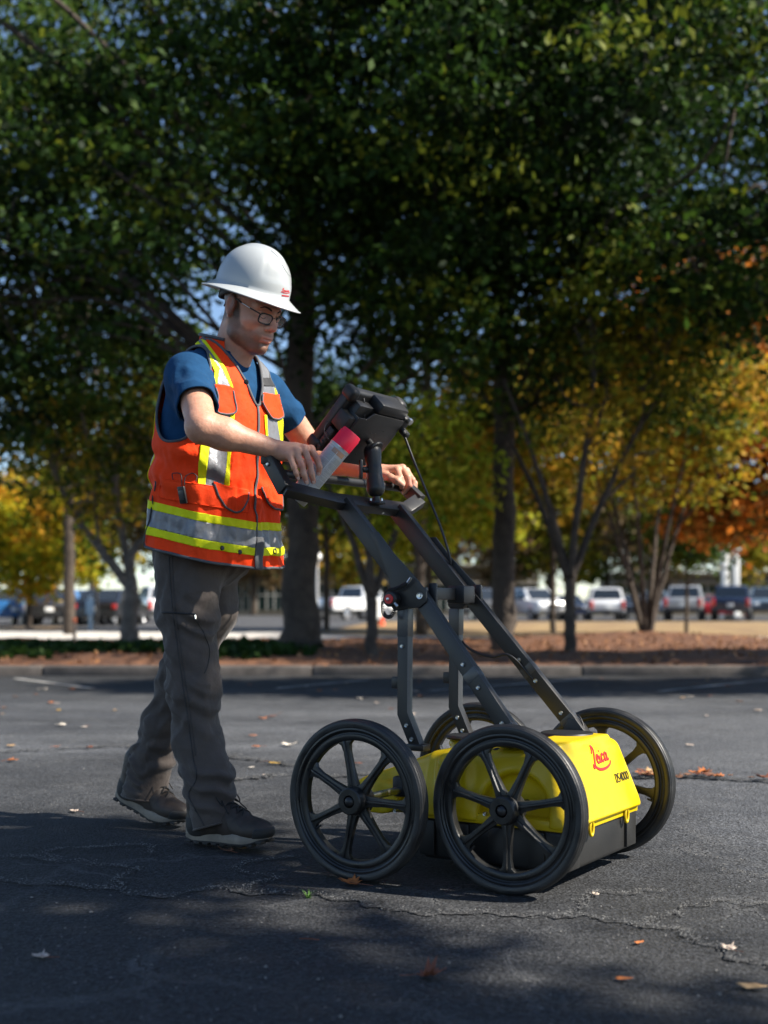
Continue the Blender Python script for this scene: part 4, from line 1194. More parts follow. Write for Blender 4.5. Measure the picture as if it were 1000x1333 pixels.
bar('handle_side', [np.array(hp[4]) + (.004, 0, -.003), hp[5]], .028, .046, nrm((0.2, 1, 0)), M_frame, .004)
q = MB(); q.box((-.793, -.345, 1.211), (.034, .034, .05), M=None, bevel=.005); q.build('end_cap', M_blk, cart)
q = MB(); q.tube([(-.757, -.34, 1.158), (-.742, .30, 1.168)], .0135, 16); q.build('push_rod', M_blk, cart)
bolt((-.780, -.3605, 1.185), (0, -1, 0), .0065); bolt((-.80, -.352, 1.235), (0, -.3, 1), .005)
for sy in (-1, 1):
    bolt((-.640, sy * .15, 1.088), (.7, 0, .7), .007, M_frame); bolt((-.612, sy * .15 + .0, 1.052), (.72, 0, .66), .007, M_frame2)
bolt((-.653, .06, 1.064), (0, 0, -1), .007)

# tablet on a double-ball arm
U = nrm((.159, 0, .164)); Nn_ = nrm((.70, 0, -.72)); TO = np.array([-.700, 0, 1.340]) + .0 * Nn_
TM = frameM(TO, (0, 1, 0), U, Nn_)          # x lateral, y up the tablet, z out of the back
tab = empty('tablet_mount_origin', parent=cart)
COL.objects.unlink(tab); bpy.data.objects.remove(tab)
q = MB(); q.box((0, 0, -.012), (.296, .228, .036), M=TM, bevel=.010, seg=3); tabo = q.build('tablet', M_blk, cart)
q = MB(); q.box((0, 0, -.0315), (.262, .185, .005), M=TM, bevel=.001); q.build('screen', mat('tablet_screen', (.01, .012, .015), .12, spec=.7), tabo)
for sx in (-1, 1):
    for su in (-1, 1):
        q = MB(); q.box((sx * .132, su * .098, -.010), (.040, .042, .050), M=TM, bevel=.013, seg=3); q.build('corner_bumper', M_blk2, tabo)
q = MB(); q.box((.0, -.005, .022), (.24, .19, .034), M=TM, bevel=.005); q.build('dock', M_blk, tabo)
# folded sheet plate on the back
PLT = [(-.118, .060), (-.080, .060), (-.060, .085), (.105, .085), (.112, .078), (.112, -.060), (.080, -.108), (-.118, -.108)]
V = [(x, y, .056) for x, y in PLT] + [(x, y, .061) for x, y in PLT]; n_ = len(PLT)
q = MB(); q.add(V, [tuple(range(n_))[::-1], tuple(range(n_, 2 * n_))] + [(i, (i + 1) % n_, n_ + (i + 1) % n_, n_ + i) for i in range(n_)], TM); q.build('back_plate', M_blk, tabo, bevel=.0015)
q = MB(); q.box((-.1185, -.024, .036), (.005, .165, .046), M=TM, bevel=.0015); q.build('plate_flange', M_blk, tabo)
q = MB(); q.box((.112, .01, .036), (.005, .13, .046), M=TM, bevel=.0015); q.build('plate_flange', M_blk, tabo)
q = MB(); q.box((.030, .104, .030), (.150, .036, .060), M=TM, bevel=.008); q.build('plate_hood', M_blk, tabo)
q = MB(); q.box((-.128, .020, .028), (.046, .058, .052), M=TM, bevel=.006); q.build('battery_door', M_blk2, tabo)
q = MB(); q.box((-.130, -.062, .016), (.030, .085, .026), M=TM, bevel=.005); q.build('port_bay', M_blk, tabo)
for yy_ in (-.09, -.075, -.06, -.045): 
    q = MB(); q.box((-.146, yy_, .018), (.004, .008, .014), M=TM, bevel=.001); q.build('port', M_cable, tabo)
q = MB(); q.box((.140, -.02, .030), (.045, .075, .008), M=TM, bevel=.003); q.build('side_flange', M_blk, tabo)
q = MB(); q.box((.130, .070, .035), (.040, .052, .05), M=TM, bevel=.008); q.lathe([(.001, 0), (.012, 0), (.012, .03), (.008, .034), (.001, .035)], 14, M=np.array(TM) @ np.array(frameM((.135, .05, .055), (1, 0, 0), (0, 0, 1), (0, -1, 0)))); q.build('connector_box', M_blk2, tabo)
q = MB(); q.lathe([(.001, 0), (.010, 0), (.011, .004), (.011, .012), (.001, .014)], 8, M=np.array(TM) @ np.array(frameM((.128, .092, .06), (1, 0, 0), (0, 0, 1), (0, -1, 0)))); q.build('connector_nut', M_steel, tabo)
for i in range(14):
    p = np.array(TM) @ np.array([random.uniform(-.06, .10), random.uniform(-.09, .04), .0612, 1]); q = MB()
    q.lathe([(.001, .001), (.0022, .001), (.0022, -.002), (.001, -.002)], 8, M=frameM(p[:3], (0, 1, 0), Nn_, U)); q.build('vent_hole', M_cable, tabo)
# ball arm
b0 = np.array([-.634, .0, 1.106]); b1 = TO + Nn_ * .082 + U * -.012
g = Grid(np.minimum(b0, b1) - .07, np.maximum(b0, b1) + .07, .0035)
ax = nrm(b1 - b0); L_ = np.linalg.norm(b1 - b0)
p0 = b0 + ax * .030; p1 = b1 - ax * .022
d = smin(g.cap(p0, p0 + (p1 - p0) * .42, .030, .024), g.cap(p0 + (p1 - p0) * .58, p1, .024, .028), .014)
d = smax(d, -(np.abs((g.X - p0[0]) * .8 + (g.Y - p0[1]) * .6) - .0012) if False else d * 0 - 1, .001)
V, F = surfnet(d, g); mesh_obj('ball_arm', V, F, M_blk, cart)
for p, dr, nm in ((b0, np.array([0, 0, 1.]), 0), (b1, -Nn_, 1)):
    q = MB(); q.tube([p + dr * .018, p - dr * .012], [.011, .011], 14); q.lathe([(.001, 0), (.027, 0), (.029, .004), (.027, .010), (.001, .012)], 24, M=frameM(p - dr * .022, nrm(np.cross(dr, YH)), dr, nrm(np.cross(np.cross(dr, YH), dr)))); q.build('ball_base', M_blk, cart)
mid = (p0 + p1) / 2; td = nrm((-.55, -.83, 0))
q = MB(); q.tube([mid, mid + td * .040], .010, 14); q.box((0, 0, 0), (.012, .016, .062), M=frameM(mid + td * .045, td, np.cross((0, 0, 1), td), (0, 0, 1)), bevel=.005); q.build('tension_knob', M_blk, cart)
for a in (0, 2.1, 4.2): bolt(b0 + np.array([math.cos(a) * .02, math.sin(a) * .02, -.009]), (0, 0, 1), .0035)
# cable from tablet to the cover
def ctl(px, py, y):
    P = at(px, py, 1.0) - np.array([0, 0, CAMH]); M3 = np.stack([FW, LT, (0, 0, 1)])
    dd = M3 @ P; oo = M3 @ (np.array([0, 0, CAMH]) - CART_O); t = (y - oo[1]) / dd[1]
    return oo + dd * t
cab = catmull([ctl(512, 538, .13), ctl(520, 552, .13), ctl(526, 566, .13), ctl(540, 603, .13), ctl(556, 642, .13), ctl(575, 690, .14), ctl(586, 728, .15), ctl(585, 750, .17), ctl(592, 790, .19), ctl(597, 825, .17), ctl(612, 845, .15), ctl(640, 855, .14), ctl(663, 853, .14), ctl(690, 880, .165), ctl(735, 935, .19), ctl(757, 950, .19), ctl(745, 958, .16)], 8)
v, f = tube_geo(cab, .0042, 8); mesh_obj('cable', v, f, M_cable, cart)
q = MB(); q.tube([ctl(517, 546, .13), ctl(521, 553, .13), ctl(523, 557, .13), ctl(527, 566, .13)], [.009, .010, .007, .010], 12); q.build('cable_gland', M_blk, cart)
for pts in ([(468, 508, -.06), (474, 520, -.08), (474, 545, -.07), (464, 563, -.08)], [(427, 548, -.17), (422, 560, -.19), (428, 572, -.19), (435, 575, -.16)], [(514, 530, .12), (506, 545, .11), (512, 553, .12), (519, 548, .12)], [(740, 943, .2), (747, 930, .21), (756, 935, .2), (760, 955, .18), (742, 960, .13), (728, 953, .12)]):
    v, f = tube_geo(catmull([ctl(*p) for p in pts], 8), .0022, 6); mesh_obj('lead', v, f, M_cable, cart)

# lettering on the front of the cover (ribbons laid on the surface)
from mathutils.bvhtree import BVHTree
def stroke_ribbons(name, strokes, wid, bv, org, ex, ey, dr, m, parent, lift=.0012, th=.0012):
    """strokes in 2D logo units projected along dr onto the surface bv"""
    V = []; F = []; n = 0
    for st in strokes:
        pts = np.array([p[:2] for p in st], float); ws = np.array([p[2] if len(p) > 2 else 1.0 for p in st])
        P2 = catmull(pts, 8); q = np.linspace(0, len(pts) - 1, len(P2)); W2 = np.interp(q, range(len(pts)), ws) * wid
        T = np.gradient(P2, axis=0); T /= np.linalg.norm(T, axis=1)[:, None] + 1e-9
        Nv = np.stack([-T[:, 1], T[:, 0]], 1)
        rows = []
        for i in range(len(P2)):
            row = []
            for s_ in (-1, 1):
                c = P2[i] + Nv[i] * W2[i] * s_
                o = org + ex * c[0] + ey * c[1]
                hit = bv.ray_cast(Vector(o), Vector(dr))
                if hit[0] is None: row = None; break
                nn = np.array(hit[1]);
                if nn @ dr > 0: nn = -nn
                row += [np.array(hit[0]) + nn * (lift + th), np.array(hit[0]) - nn * .0004]
            if row is None: continue
            rows.append(row)
        for i, r_ in enumerate(rows):
            V += r_
            if i:
                a = n + 4 * (i - 1); b = n + 4 * i
                F += [(a, a + 2, b + 2, b), (a + 1, a, b, b + 1), (a + 2, a + 3, b + 3, b + 2)]
        n += 4 * len(rows)
    return mesh_obj(name, V, F, m, parent, False) if V else None
SCRIPT = [  # a flowing hand-lettered word
    [(.30, .98, .7), (.42, 1.06, 1), (.46, .92, .9), (.34, .62, 1.2), (.22, .30, 1.4), (.10, .10, 1.2), (-.02, .12, .9), (.02, .24, .8), (.16, .20, .9), (.34, .06, 1.3), (.62, -.02, 1.5), (1.0, -.05, 1.5), (1.5, -.02, 1.3), (1.92, .10, .9), (2.05, .24, .5)],
    [(.12, .74, .6), (.24, .88, .9), (.30, .98, .8)],
    [(.58, .42, .8), (.74, .48, .9), (.76, .60, .9), (.66, .64, .9), (.56, .50, 1.2), (.58, .32, 1.2), (.72, .26, 1), (.86, .34, .8)],
    [(.92, .58, .9), (.90, .40, 1.2), (.94, .28, 1.1), (1.04, .32, .7)], [(.98, .76, 1.0), (1.01, .80, 1.0)],
    [(1.36, .56, 1), (1.28, .64, .9), (1.16, .56, 1.2), (1.12, .38, 1.2), (1.22, .28, 1), (1.36, .36, .8)],
    [(1.74, .60, .9), (1.62, .66, 1), (1.50, .54, 1.2), (1.48, .38, 1.1), (1.58, .30, 1), (1.70, .42, .8), (1.78, .62, 1.0), (1.76, .40, 1.2), (1.82, .30, 1), (1.94, .36, .7)],
]
bvb = BVHTree.FromPolygons([tuple(x) for x in body.data.vertices[:] and [v.co[:] for v in body.data.vertices]], [tuple(p.vertices) for p in body.data.polygons])
stroke_ribbons('logo_lettering', SCRIPT, .044, bvb, np.array([.5, -.014, .302]), np.array([0, .058, 0]), np.array([0, 0, .060]), np.array([-1., 0, 0]), M_logo, cart)
D_ = [[(0, 0), (0, 1)], [(0, 1), (.35, .95), (.5, .5), (.35, .05), (0, 0)]]
S_ = [[(.5, .9), (.25, 1), (.05, .8), (.25, .5), (.48, .25), (.28, 0), (0, .08)]]
four = [[(.38, 0), (.38, 1)], [(.38, 1), (0, .35)], [(0, .35), (.55, .35)]]
zero = [[(.25, 0), (.02, .3), (.02, .7), (.25, 1), (.48, .7), (.48, .3), (.25, 0)]]
DS = []
for i, gl in enumerate((D_, S_, four, zero, zero, zero)):
    DS += [[(p[0] + i * .68, p[1]) for p in st] for st in gl]
stroke_ribbons('model_lettering', DS, .040, bvb, np.array([.5, .108, .253]), np.array([0, .0235, 0]), np.array([0, 0, .024]), np.array([-1., 0, 0]), M_logok, cart)
# small fixings on the flank
for (x, z) in ((-.10, .195), (-.33, .19), (-.43, .165)):
    bolt((x, -.262 if x > -.3 else -.205, z), (0, -1, 0), .006)
q = MB(); q.box((-.42, -.19, .235), (.045, .03, .06), bevel=.008); q.box((-.42, .19, .235), (.045, .03, .06), bevel=.008); q.build('axle_bracket', M_blk, cart)
# ================================================================== PERSON
P_O = CART_O + (-1.12) * FW + (-.17) * LT
person = empty('person', P_O, -PHI)
tag(person, 'man in white hard hat and orange safety vest pushing the yellow cart', 'person')
M3 = np.stack([FW, LT, np.array([0, 0, 1.])])
CAMP = M3 @ (np.array([0, 0, CAMH]) - P_O)
def pl(P): return M3 @ (np.asarray(P, float) - P_O)             # world -> person frame
def pw(p): return P_O + np.asarray(p, float) @ M3                # person frame -> world
def pa(px, py, Y): return pl(at(px, py, Y))
def py_(px, py, y):                                              # photo pixel -> person frame on plane y
    d = M3 @ np.array([(px - 500) / FPX, 1, (HORIZON - py) / FPX]); t = (y - CAMP[1]) / d[1]
    return CAMP + d * t
def topx(V):
    W = P_O + np.asarray(V) @ M3
    return np.stack([500 + FPX * W[:, 0] / W[:, 1], HORIZON - FPX * (W[:, 2] - CAMH) / W[:, 1]], 1)
def polysd(Q, poly):
    """signed distance (pixels) of points Q to polygon, negative inside"""
    P = np.asarray(poly, float); d = np.full(len(Q), 1e9); ins = np.zeros(len(Q), bool)
    for i in range(len(P)):
        a, b = P[i], P[(i + 1) % len(P)]; e = b - a
        t = np.clip(((Q - a) @ e) / (e @ e), 0, 1)
        d = np.minimum(d, np.linalg.norm(Q - a - t[:, None] * e, axis=1))
        c = ((a[1] > Q[:, 1]) != (b[1] > Q[:, 1])) & (Q[:, 0] < (b[0] - a[0]) * (Q[:, 1] - a[1]) / (b[1] - a[1] + 1e-12) + a[0])
        ins ^= c
    return np.where(ins, -d, d)
def sub(g, lo, hi):
    s = []
    for k in range(3):
        n = (g.X.shape)[k]
        a = int(np.clip(math.floor((lo[k] - g.lo[k]) / g.res), 0, n)); b = int(np.clip(math.ceil((hi[k] - g.lo[k]) / g.res) + 1, 0, n)); s.append(slice(a, b))
    s = tuple(s); h_ = object.__new__(Grid); h_.lo = g.lo; h_.res = g.res; h_.X = g.X[s]; h_.Y = g.Y[s]; h_.Z = g.Z[s]
    return s, h_
def ucap(D, g, a, b, ra, rb, k=.008, cut=False):
    a = np.asarray(a, float); b = np.asarray(b, float); m = max(ra, rb) + 2 * k + 3 * g.res
    s, h_ = sub(g, np.minimum(a, b) - m, np.maximum(a, b) + m)
    if h_.X.size == 0: return
    d = h_.cap(a, b, ra, rb)
    D[s] = smax(D[s], -d, k) if cut else smin(D[s], d, k)
def uchain(D, g, pts, rs, k=.008):
    for i in range(len(pts) - 1): ucap(D, g, pts[i], pts[i + 1], rs[i], rs[i + 1], k)

def skin_material():
    m = bpy.data.materials.new('skin'); m.use_nodes = True; nt = m.node_tree; L = nt.links.new; b = nt.nodes['Principled BSDF']
    tc = nt.nodes.new('ShaderNodeTexCoord')
    n = N(nt, 'ShaderNodeTexNoise', Scale=55.0, Detail=5.0); L(tc.outputs['Object'], n.inputs['Vector'])
    n2 = N(nt, 'ShaderNodeTexNoise', Scale=900.0, Detail=2.0); L(tc.outputs['Object'], n2.inputs['Vector'])
    base = N(nt, 'ShaderNodeMix', data_type='RGBA'); L(n.outputs['Fac'], base.inputs[0])
    base.inputs[6].default_value = (0.43, 0.195, 0.120, 1); base.inputs[7].default_value = (0.60, 0.33, 0.225, 1)
    cur = base.outputs[2]
    for att, col, noisy in (('red', (0.44, 0.12, 0.085, 1), 0), ('beard', (0.022, 0.013, 0.009, 1), 1), ('hair', (0.035, 0.024, 0.018, 1), 1)):
        a = nt.nodes.new('ShaderNodeAttribute'); a.attribute_name = att
        f = a.outputs['Fac']
        if noisy:
            r = N(nt, 'ShaderNodeMapRange'); r.inputs[1].default_value = .32; r.inputs[2].default_value = .58; r.inputs[3].default_value = 1.0; r.inputs[4].default_value = .60
            L(n2.outputs['Fac'], r.inputs[0])
            mm = nt.nodes.new('ShaderNodeMath'); mm.operation = 'MULTIPLY'; L(f, mm.inputs[0]); L(r.outputs[0], mm.inputs[1]); f = mm.outputs[0]
        mx = N(nt, 'ShaderNodeMix', data_type='RGBA'); L(f, mx.inputs[0]); L(cur, mx.inputs[6]); mx.inputs[7].default_value = col; cur = mx.outputs[2]
    L(cur, b.inputs['Base Color'])
    b.inputs['Roughness'].default_value = .46; b.inputs['Specular IOR Level'].default_value = .42
    b.inputs['Subsurface Weight'].default_value = .12; b.inputs['Subsurface Radius'].default_value = (.012, .004, .002); b.inputs['Subsurface Scale'].default_value = .6
    bp = N(nt, 'ShaderNodeBump', Strength=.35, Distance=.0012); L(n2.outputs['Fac'], bp.inputs['Height'])
    b2 = N(nt, 'ShaderNodeBump', Strength=.45, Distance=.004); L(n.outputs['Fac'], b2.inputs['Height']); L(bp.outputs[0], b2.inputs['Normal']); L(b2.outputs[0], b.inputs['Normal'])
    return m
M_skin = skin_material()
M_shirt = mat('navy_shirt', (0.008, 0.046, 0.115), 0.9, spec=.15, bump=(20, .5, .010), var=(30, .12))
M_org = mat('vest_orange', (0.90, 0.055, 0.006), 0.75, spec=.2, bump=(24, .6, .010), var=(14, .06))
M_hiy = mat('vest_yellow', (0.68, 0.70, 0.008), 0.65, spec=.2, bump=(24, .5, .009), var=(18, .06))
M_sil = mat('vest_silver', (0.19, 0.195, 0.21), 0.42, metal=.25, bump=(22, .5, .009), var=(25, .12))
M_pip = mat('vest_piping', (0.085, 0.088, 0.095), 0.8, bump=(800, .4, .0006))
M_grey = mat('collar_lining', (0.22, 0.22, 0.23), 0.85)
M_trs = mat('trouser_grey', (0.068, 0.052, 0.043), 0.82, bump=(34, .55, .008), var=(22, .10), sheen=.1)
M_bootu = mat('boot_leather', (0.022, 0.016, 0.012), 0.6, var=(26, .35), bump=(180, .35, .001), col2=(.046, .033, .025))
M_soleg = mat('boot_midsole', (0.22, 0.185, 0.145), 0.7, var=(25, .25), bump=(150, .3, .001))
M_lug = mat('boot_outsole', (0.028, 0.027, 0.026), 0.75, bump=(150, .3, .001))
M_lace = mat('boot_lace', (0.012, 0.012, 0.012), 0.85)
M_hat = mat('hat_shell', (0.37, 0.39, 0.395), 0.27, coat=.25, spec=.5, var=(7, .03))
M_patch = mat('dark_patch', (.02, .02, .022), .7)

def attr(o, name, val):
    a = o.data.attributes.new(name, 'FLOAT', 'POINT'); a.data.foreach_set('value', np.asarray(val, np.float32))

# ---------------------------------------------------------------- head
HEAD_C = np.array([.118, 0.0, 1.722]); PITCH = math.radians(22); TURN = math.radians(-3)
Rp = np.array(Matrix.Rotation(TURN, 3, 'Z') @ Matrix.Rotation(PITCH, 3, 'Y'))
HM = np.eye(4); HM[:3, :3] = Rp; HM[:3, 3] = HEAD_C
def hd(p): return HEAD_C + Rp @ np.asarray(p, float)
g = Grid((-.09, -.125, 1.42), (.29, .125, 1.86), .003)
h = g.local(HM)
D = h.ell((-.012, 0, .035), (.098, .077, .098))
D = smin(D, h.ell((.028, 0, -.045), (.066, .060, .085)), .03)
for s in (-1, 1):
    D = smin(D, h.cap((-.012, s * .054, -.052), (.020, s * .050, -.088), .020, .019), .03)      # jaw angle
    D = smin(D, h.cap((.020, s * .050, -.088), (.070, s * .020, -.116), .019, .018), .025)
    D = smin(D, h.ell((.058, s * .044, -.036), (.026, .022, .020)), .025)                        # cheekbone
    D = smin(D, h.cap((.072, s * .046, .012), (.092, s * .014, .013), .011, .011), .016)         # brow
    D = smax(D, -h.ell((.104, s * .032, -.010), (.022, .019, .014)), .014)                        # eye socket
    D = smin(D, h.ell((.080, s * .033, -.012), (.0145, .0165, .0125)), .004)                      # eye
    D = smin(D, h.cap((.070, s * .018, -.045), (.085, s * .030, -.072), .010, .008), .016)       # cheek fold
D = smin(D, h.ell((.076, 0, -.080), (.026, .033, .030)), .022)                                   # muzzle
D = smin(D, h.cap((.094, 0, .004), (.113, 0, -.036), .0085, .0115), .010)                        # nose
D = smin(D, h.ell((.113, 0, -.042), (.0145, .0125, .0115)), .008)
for s in (-1, 1):
    D = smin(D, h.ell((.102, s * .0125, -.046), (.0115, .0085, .0085)), .006)
    D = smax(D, -h.ell((.109, s * .0075, -.0545), (.006, .0038, .0035)), .003)
D = smin(D, h.ell((.077, 0, -.113), (.020, .022, .017)), .018)                                   # chin
D = smin(D, h.ell((.0985, 0, -.0745), (.0070, .023, .0052)), .005)                                # lips
D = smin(D, h.ell((.0965, 0, -.0862), (.0072, .020, .0060)), .005)
D = smax(D, -h.ell((.108, 0, -.0803), (.012, .026, .0016)), .002)
D = smax(D, -h.ell((.100, 0, -.0975), (.006, .018, .004)), .008)
for s in (-1, 1):                                                                                # ears
    e = h.ell((-.014, s * .079, -.008), (.021, .0105, .033)); e = smax(e, -h.ell((-.010, s * .091, -.006), (.013, .0085, .022)), .005)
    e = smin(e, h.ell((-.008, s * .078, -.036), (.010, .007, .011)), .006)
    D = smin(D, e, .006)
D = smin(D, h.ell((-.020, 0, -.10), (.052, .050, .05)), .03)
NB = np.array([.002, 0, 1.50])
D = smin(D, g.cap(hd((-.028, 0, -.055)), NB, .057, .064), .03)                                   # neck
D = smin(D, g.cap(hd((.025, 0, -.10)), NB + (.045, 0, .03), .028, .035), .03)
for s in (-1, 1):
    D = smin(D, g.cap(hd((-.022, s * .05, -.05)), NB + (.05, s * .018, .02), .012, .011), .018)  # neck muscle
    D = smin(D, g.cap(NB + (-.01, s * .03, .05), NB + (-.02, s * .12, .01), .045, .03), .03)
Vh, Fh = surfnet(D, g); Vh = relax(Vh, Fh, 1, .3)
Lh = (Vh - HEAD_C) @ Rp                                                                          # head-frame coordinates
def sstep(a, b, x): t = np.clip((x - a) / (b - a), 0, 1); return t * t * (3 - 2 * t)
x_, y_2, z_ = Lh[:, 0], np.abs(Lh[:, 1]), Lh[:, 2]
nzf = fnoise(Lh * 60, 3) * .012
up_ = np.interp(x_, [-.03, -.004, .010, .022, .040, .058, .075, .1], [.03, .03, .012, -.032, -.058, -.066, -.063, -.058]) + nzf
dn_ = np.interp(x_, [-.02, .02, .06, .1], [-.088, -.118, -.138, -.145]) + nzf
beard = sstep(.006, -.008, z_ - up_) * sstep(-.008, .008, z_ - dn_) * sstep(-.018, -.004, x_ + nzf * .6)
beard *= .55 + .38 * sstep(-.075, -.10, z_) + .25 * sstep(.05, .03, x_)
lips = sstep(.027, .022, y_2) * sstep(-.0690, -.0712, z_) * sstep(-.0935, -.0912, z_) * sstep(.080, .088, x_)
beard = np.clip(beard, 0, 1) * (1 - lips * .96)
beard *= 1 - .75 * sstep(.014, .004, np.hypot(z_ + .098, y_2 - .0)) * 0
hair = sstep(.002, -.012, x_ - .012 + .25 * (z_ - .04) + nzf) * sstep(-.075, -.055, z_ + nzf + .3 * np.clip(-.06 - x_, -1, 0)) * (np.abs(Lh[:, 1]) < .0815)
hair = np.where((np.abs(x_ + .014) < .024) & (y_2 > .074) & (np.abs(z_ + .01) < .04), 0, hair)
hair = np.maximum(hair, (z_ > .035 + .3 * np.clip(x_ - .06, -1, 0)) * (x_ < .05) * .7)
red = lips * .38 + sstep(.026, .006, np.linalg.norm(Lh - np.array([.118, 0, -.044]), axis=1)) * .35 + sstep(.028, .008, np.linalg.norm(np.stack([x_ - .075, y_2 - .045, z_ + .035], 1), axis=1)) * .25 + (y_2 > .078) * .35

# ---------------------------------------------------------------- arms and hands
def arm_hand(sh, el, wr, rads, hand, lo, hi, res=.0032):
    g = Grid(lo, hi, res); D = np.full(g.X.shape, 1.0, np.float32)
    r0, r1, r2, r3, r4 = rads
    e2 = el + (wr - el) * .28
    uchain(D, g, [sh, el], [r0, r1], .02)
    uchain(D, g, [el, e2, wr], [r1, r2, r3], .03)
    hand(D, g)
    V, F = surfnet(D, g); V = relax(V, F, 1, .35)
    return V, F
SH_R = np.array([.014, -.176, 1.492]); EL_R = pa(263, 556, 3.52); WR_R = pa(364, 587, 3.585)
def hand_r(D, g):
    Yh = 3.575
    K = [pa(405, 585, 3.590), pa(396, 584, 3.568), pa(386, 588, 3.552), pa(377, 593, 3.545)]     # knuckles: index .. little
    for k in K: ucap(D, g, WR_R + (k - WR_R) * .05, k, .0215, .0125, .016)
    ucap(D, g, (K[0] + WR_R) / 2, (K[3] + WR_R) / 2, .018, .018, .02)
    F_ = [[(405, 585, 3.590), (413, 598, 3.575), (416, 608, 3.572), (415, 616, 3.578)],
          [(396, 584, 3.568), (403, 603, 3.546), (406, 617, 3.544), (408, 627, 3.552)],
          [(386, 588, 3.552), (393, 606, 3.530), (396, 618, 3.530), (399, 627, 3.538)],
          [(377, 593, 3.545), (383, 608, 3.525), (386, 616, 3.526), (388, 622, 3.532)]]
    R_ = [(.0112, .0100, .0090, .0078), (.0114, .0102, .0092, .0080), (.0110, .0098, .0088, .0076), (.0098, .0086, .0078, .0068)]
    for f, r in zip(F_, R_): uchain(D, g, [pa(*p) for p in f], r, .0045)
    uchain(D, g, [pa(376, 594, 3.60), pa(392, 602, 3.655), pa(408, 606, 3.685), pa(420, 603, 3.69)], [.017, .0125, .0110, .009], .008)   # thumb behind the can
    for k in K: ucap(D, g, k, k + (0, 0, .001), .0122, .0122, .005)
SH_L = np.array([.050, .180, 1.485]); WR_L = pa(492, 616, 4.075); EL_L = pa(414, 596, 4.20)
def hand_l(D, g):
    K = [pa(517, 611, 4.045), pa(524, 609, 4.070), pa(529, 613, 4.095), pa(532, 619, 4.115)]
    for k in K: ucap(D, g, WR_L, k, .022, .0130, .016)
    F_ = [[(517, 611, 4.045), (521, 622, 4.018), (524, 629, 4.022), (523, 634, 4.035)],
          [(524, 609, 4.070), (531, 621, 4.045), (533, 632, 4.045), (526, 641, 4.060)],
          [(529, 613, 4.095), (537, 625, 4.075), (538, 634, 4.075), (531, 640, 4.085)],
          [(532, 619, 4.115), (540, 629, 4.100), (540, 636, 4.100), (534, 640, 4.105)]]
    R_ = [(.0122, .0112, .0100, .0088), (.0122, .0112, .0100, .0088), (.0118, .0106, .0096, .0084), (.0104, .0094, .0086, .0076)]
    for f, r in zip(F_, R_): uchain(D, g, [pa(*p) for p in f], r, .0045)
    uchain(D, g, [pa(497, 618, 4.06), pa(508, 622, 4.02), pa(517, 626, 4.005), pa(524, 631, 4.005)], [.018, .0135, .0115, .0095], .008)
Va, Fa = arm_hand(SH_R + (EL_R - SH_R) * .25, EL_R, WR_R, (.052, .044, .044, .0275, .02), hand_r, np.minimum(np.minimum(SH_R, EL_R), WR_R) - (.07, .08, .14), np.maximum(np.maximum(SH_R, EL_R), WR_R) + (.22, .22, .05))
Vl, Fl = arm_hand(SH_L + (EL_L - SH_L) * .25, EL_L, WR_L, (.050, .042, .042, .0275, .02), hand_l, np.minimum(np.minimum(SH_L, EL_L), WR_L) - (.07, .07, .10), np.maximum(np.maximum(SH_L, EL_L), WR_L) + (.18, .12, .05))

# ---------------------------------------------------------------- torso field
ZT = [.80, .90, 1.00, 1.12, 1.25, 1.38, 1.47, 1.54, 1.592, 1.64, 1.70]
CX = [-.060, -.056, -.048, -.036, -.020, -.006, .002, .004, .006, .006, .01]
DX = [.190, .182, .172, .162, .160, .150, .128, .098, .068, .05, .05]
WY = [.250, .246, .236, .224, .226, .226, .218, .190, .125, .07, .06]
def torso(g, off):
    cx = np.interp(g.Z, ZT, CX).astype(np.float32); dx = np.interp(g.Z, ZT, DX).astype(np.float32) + off; wy = np.interp(g.Z, ZT, WY).astype(np.float32) + off
    dxb = dx + .028 * np.clip((g.Z - 1.05) / .2, 0, 1) * np.clip((1.62 - g.Z) / .12, 0, 1)
    dx_ = np.where(g.X < cx, dxb, dx)
    k = (np.abs((g.X - cx) / dx_) ** 2.35 + np.abs(g.Y / wy) ** 2.35) ** (1 / 2.35)
    return (k - 1) * np.minimum(dx, wy)
# shirt
g = Grid((-.27, -.42, .84), (.30, .44, 1.70), .006)
D = torso(g, -.016)
for sh, el in ((SH_R, EL_R), (SH_L, EL_L)):
    a = sh + np.array([-.01, 0, -.005]); e = sh + (el - sh) * .68
    D = smin(D, g.cap(a, e, .070, .066) if sh[1] < 0 else g.cap(a, e, .066, .056), .045)
D = smin(D, g.cap((.0, 0, 1.53), (.010, 0, 1.60), .082, .066), .03)
V, F = surfnet(D, g); V = relax(V, F, 1, .4)
Nv = vnormals(V, F)
for sh, el in ((SH_R, EL_R), (SH_L, EL_L)):       # drag folds on the sleeves
    ax = nrm(el - sh); t = (V - sh) @ ax; rad = np.linalg.norm(V - sh - t[:, None] * ax, axis=1)
    mk = sstep(.02, .10, t) * sstep(.13, .10, rad)
    ph = fnoise(V * [7, 7, 7], 2) * 6 + (V @ np.array([8, 6, 30]))
    rgs = 1 - np.abs(fnoise(np.stack([V[:, 0] * 9, V[:, 1] * 9, V[:, 2] * 16 + V[:, 0] * 10], 1) + 4.2, 2) * 4.4)
    V = V + Nv * (mk * (.003 * np.sin(ph) + .010 * (rgs - .5) - .002))[:, None]
F = tri(F)
for sh, el in ((SH_R, EL_R), (SH_L, EL_L)):
    L_ = np.linalg.norm(el - sh); ax = nrm(el - sh); t = (V - sh) @ ax
    rad = np.linalg.norm(V - sh - np.clip(t, 0, 1)[:, None] * ax, axis=1); sgn = -1 if sh[1] < 0 else 1
    gg = np.where((rad < .125) & (V[:, 1] * sgn > .14), t - L_ * (.60 if sgn < 0 else .44), -1.0)
    V, F, _ = clip(V, F, gg)
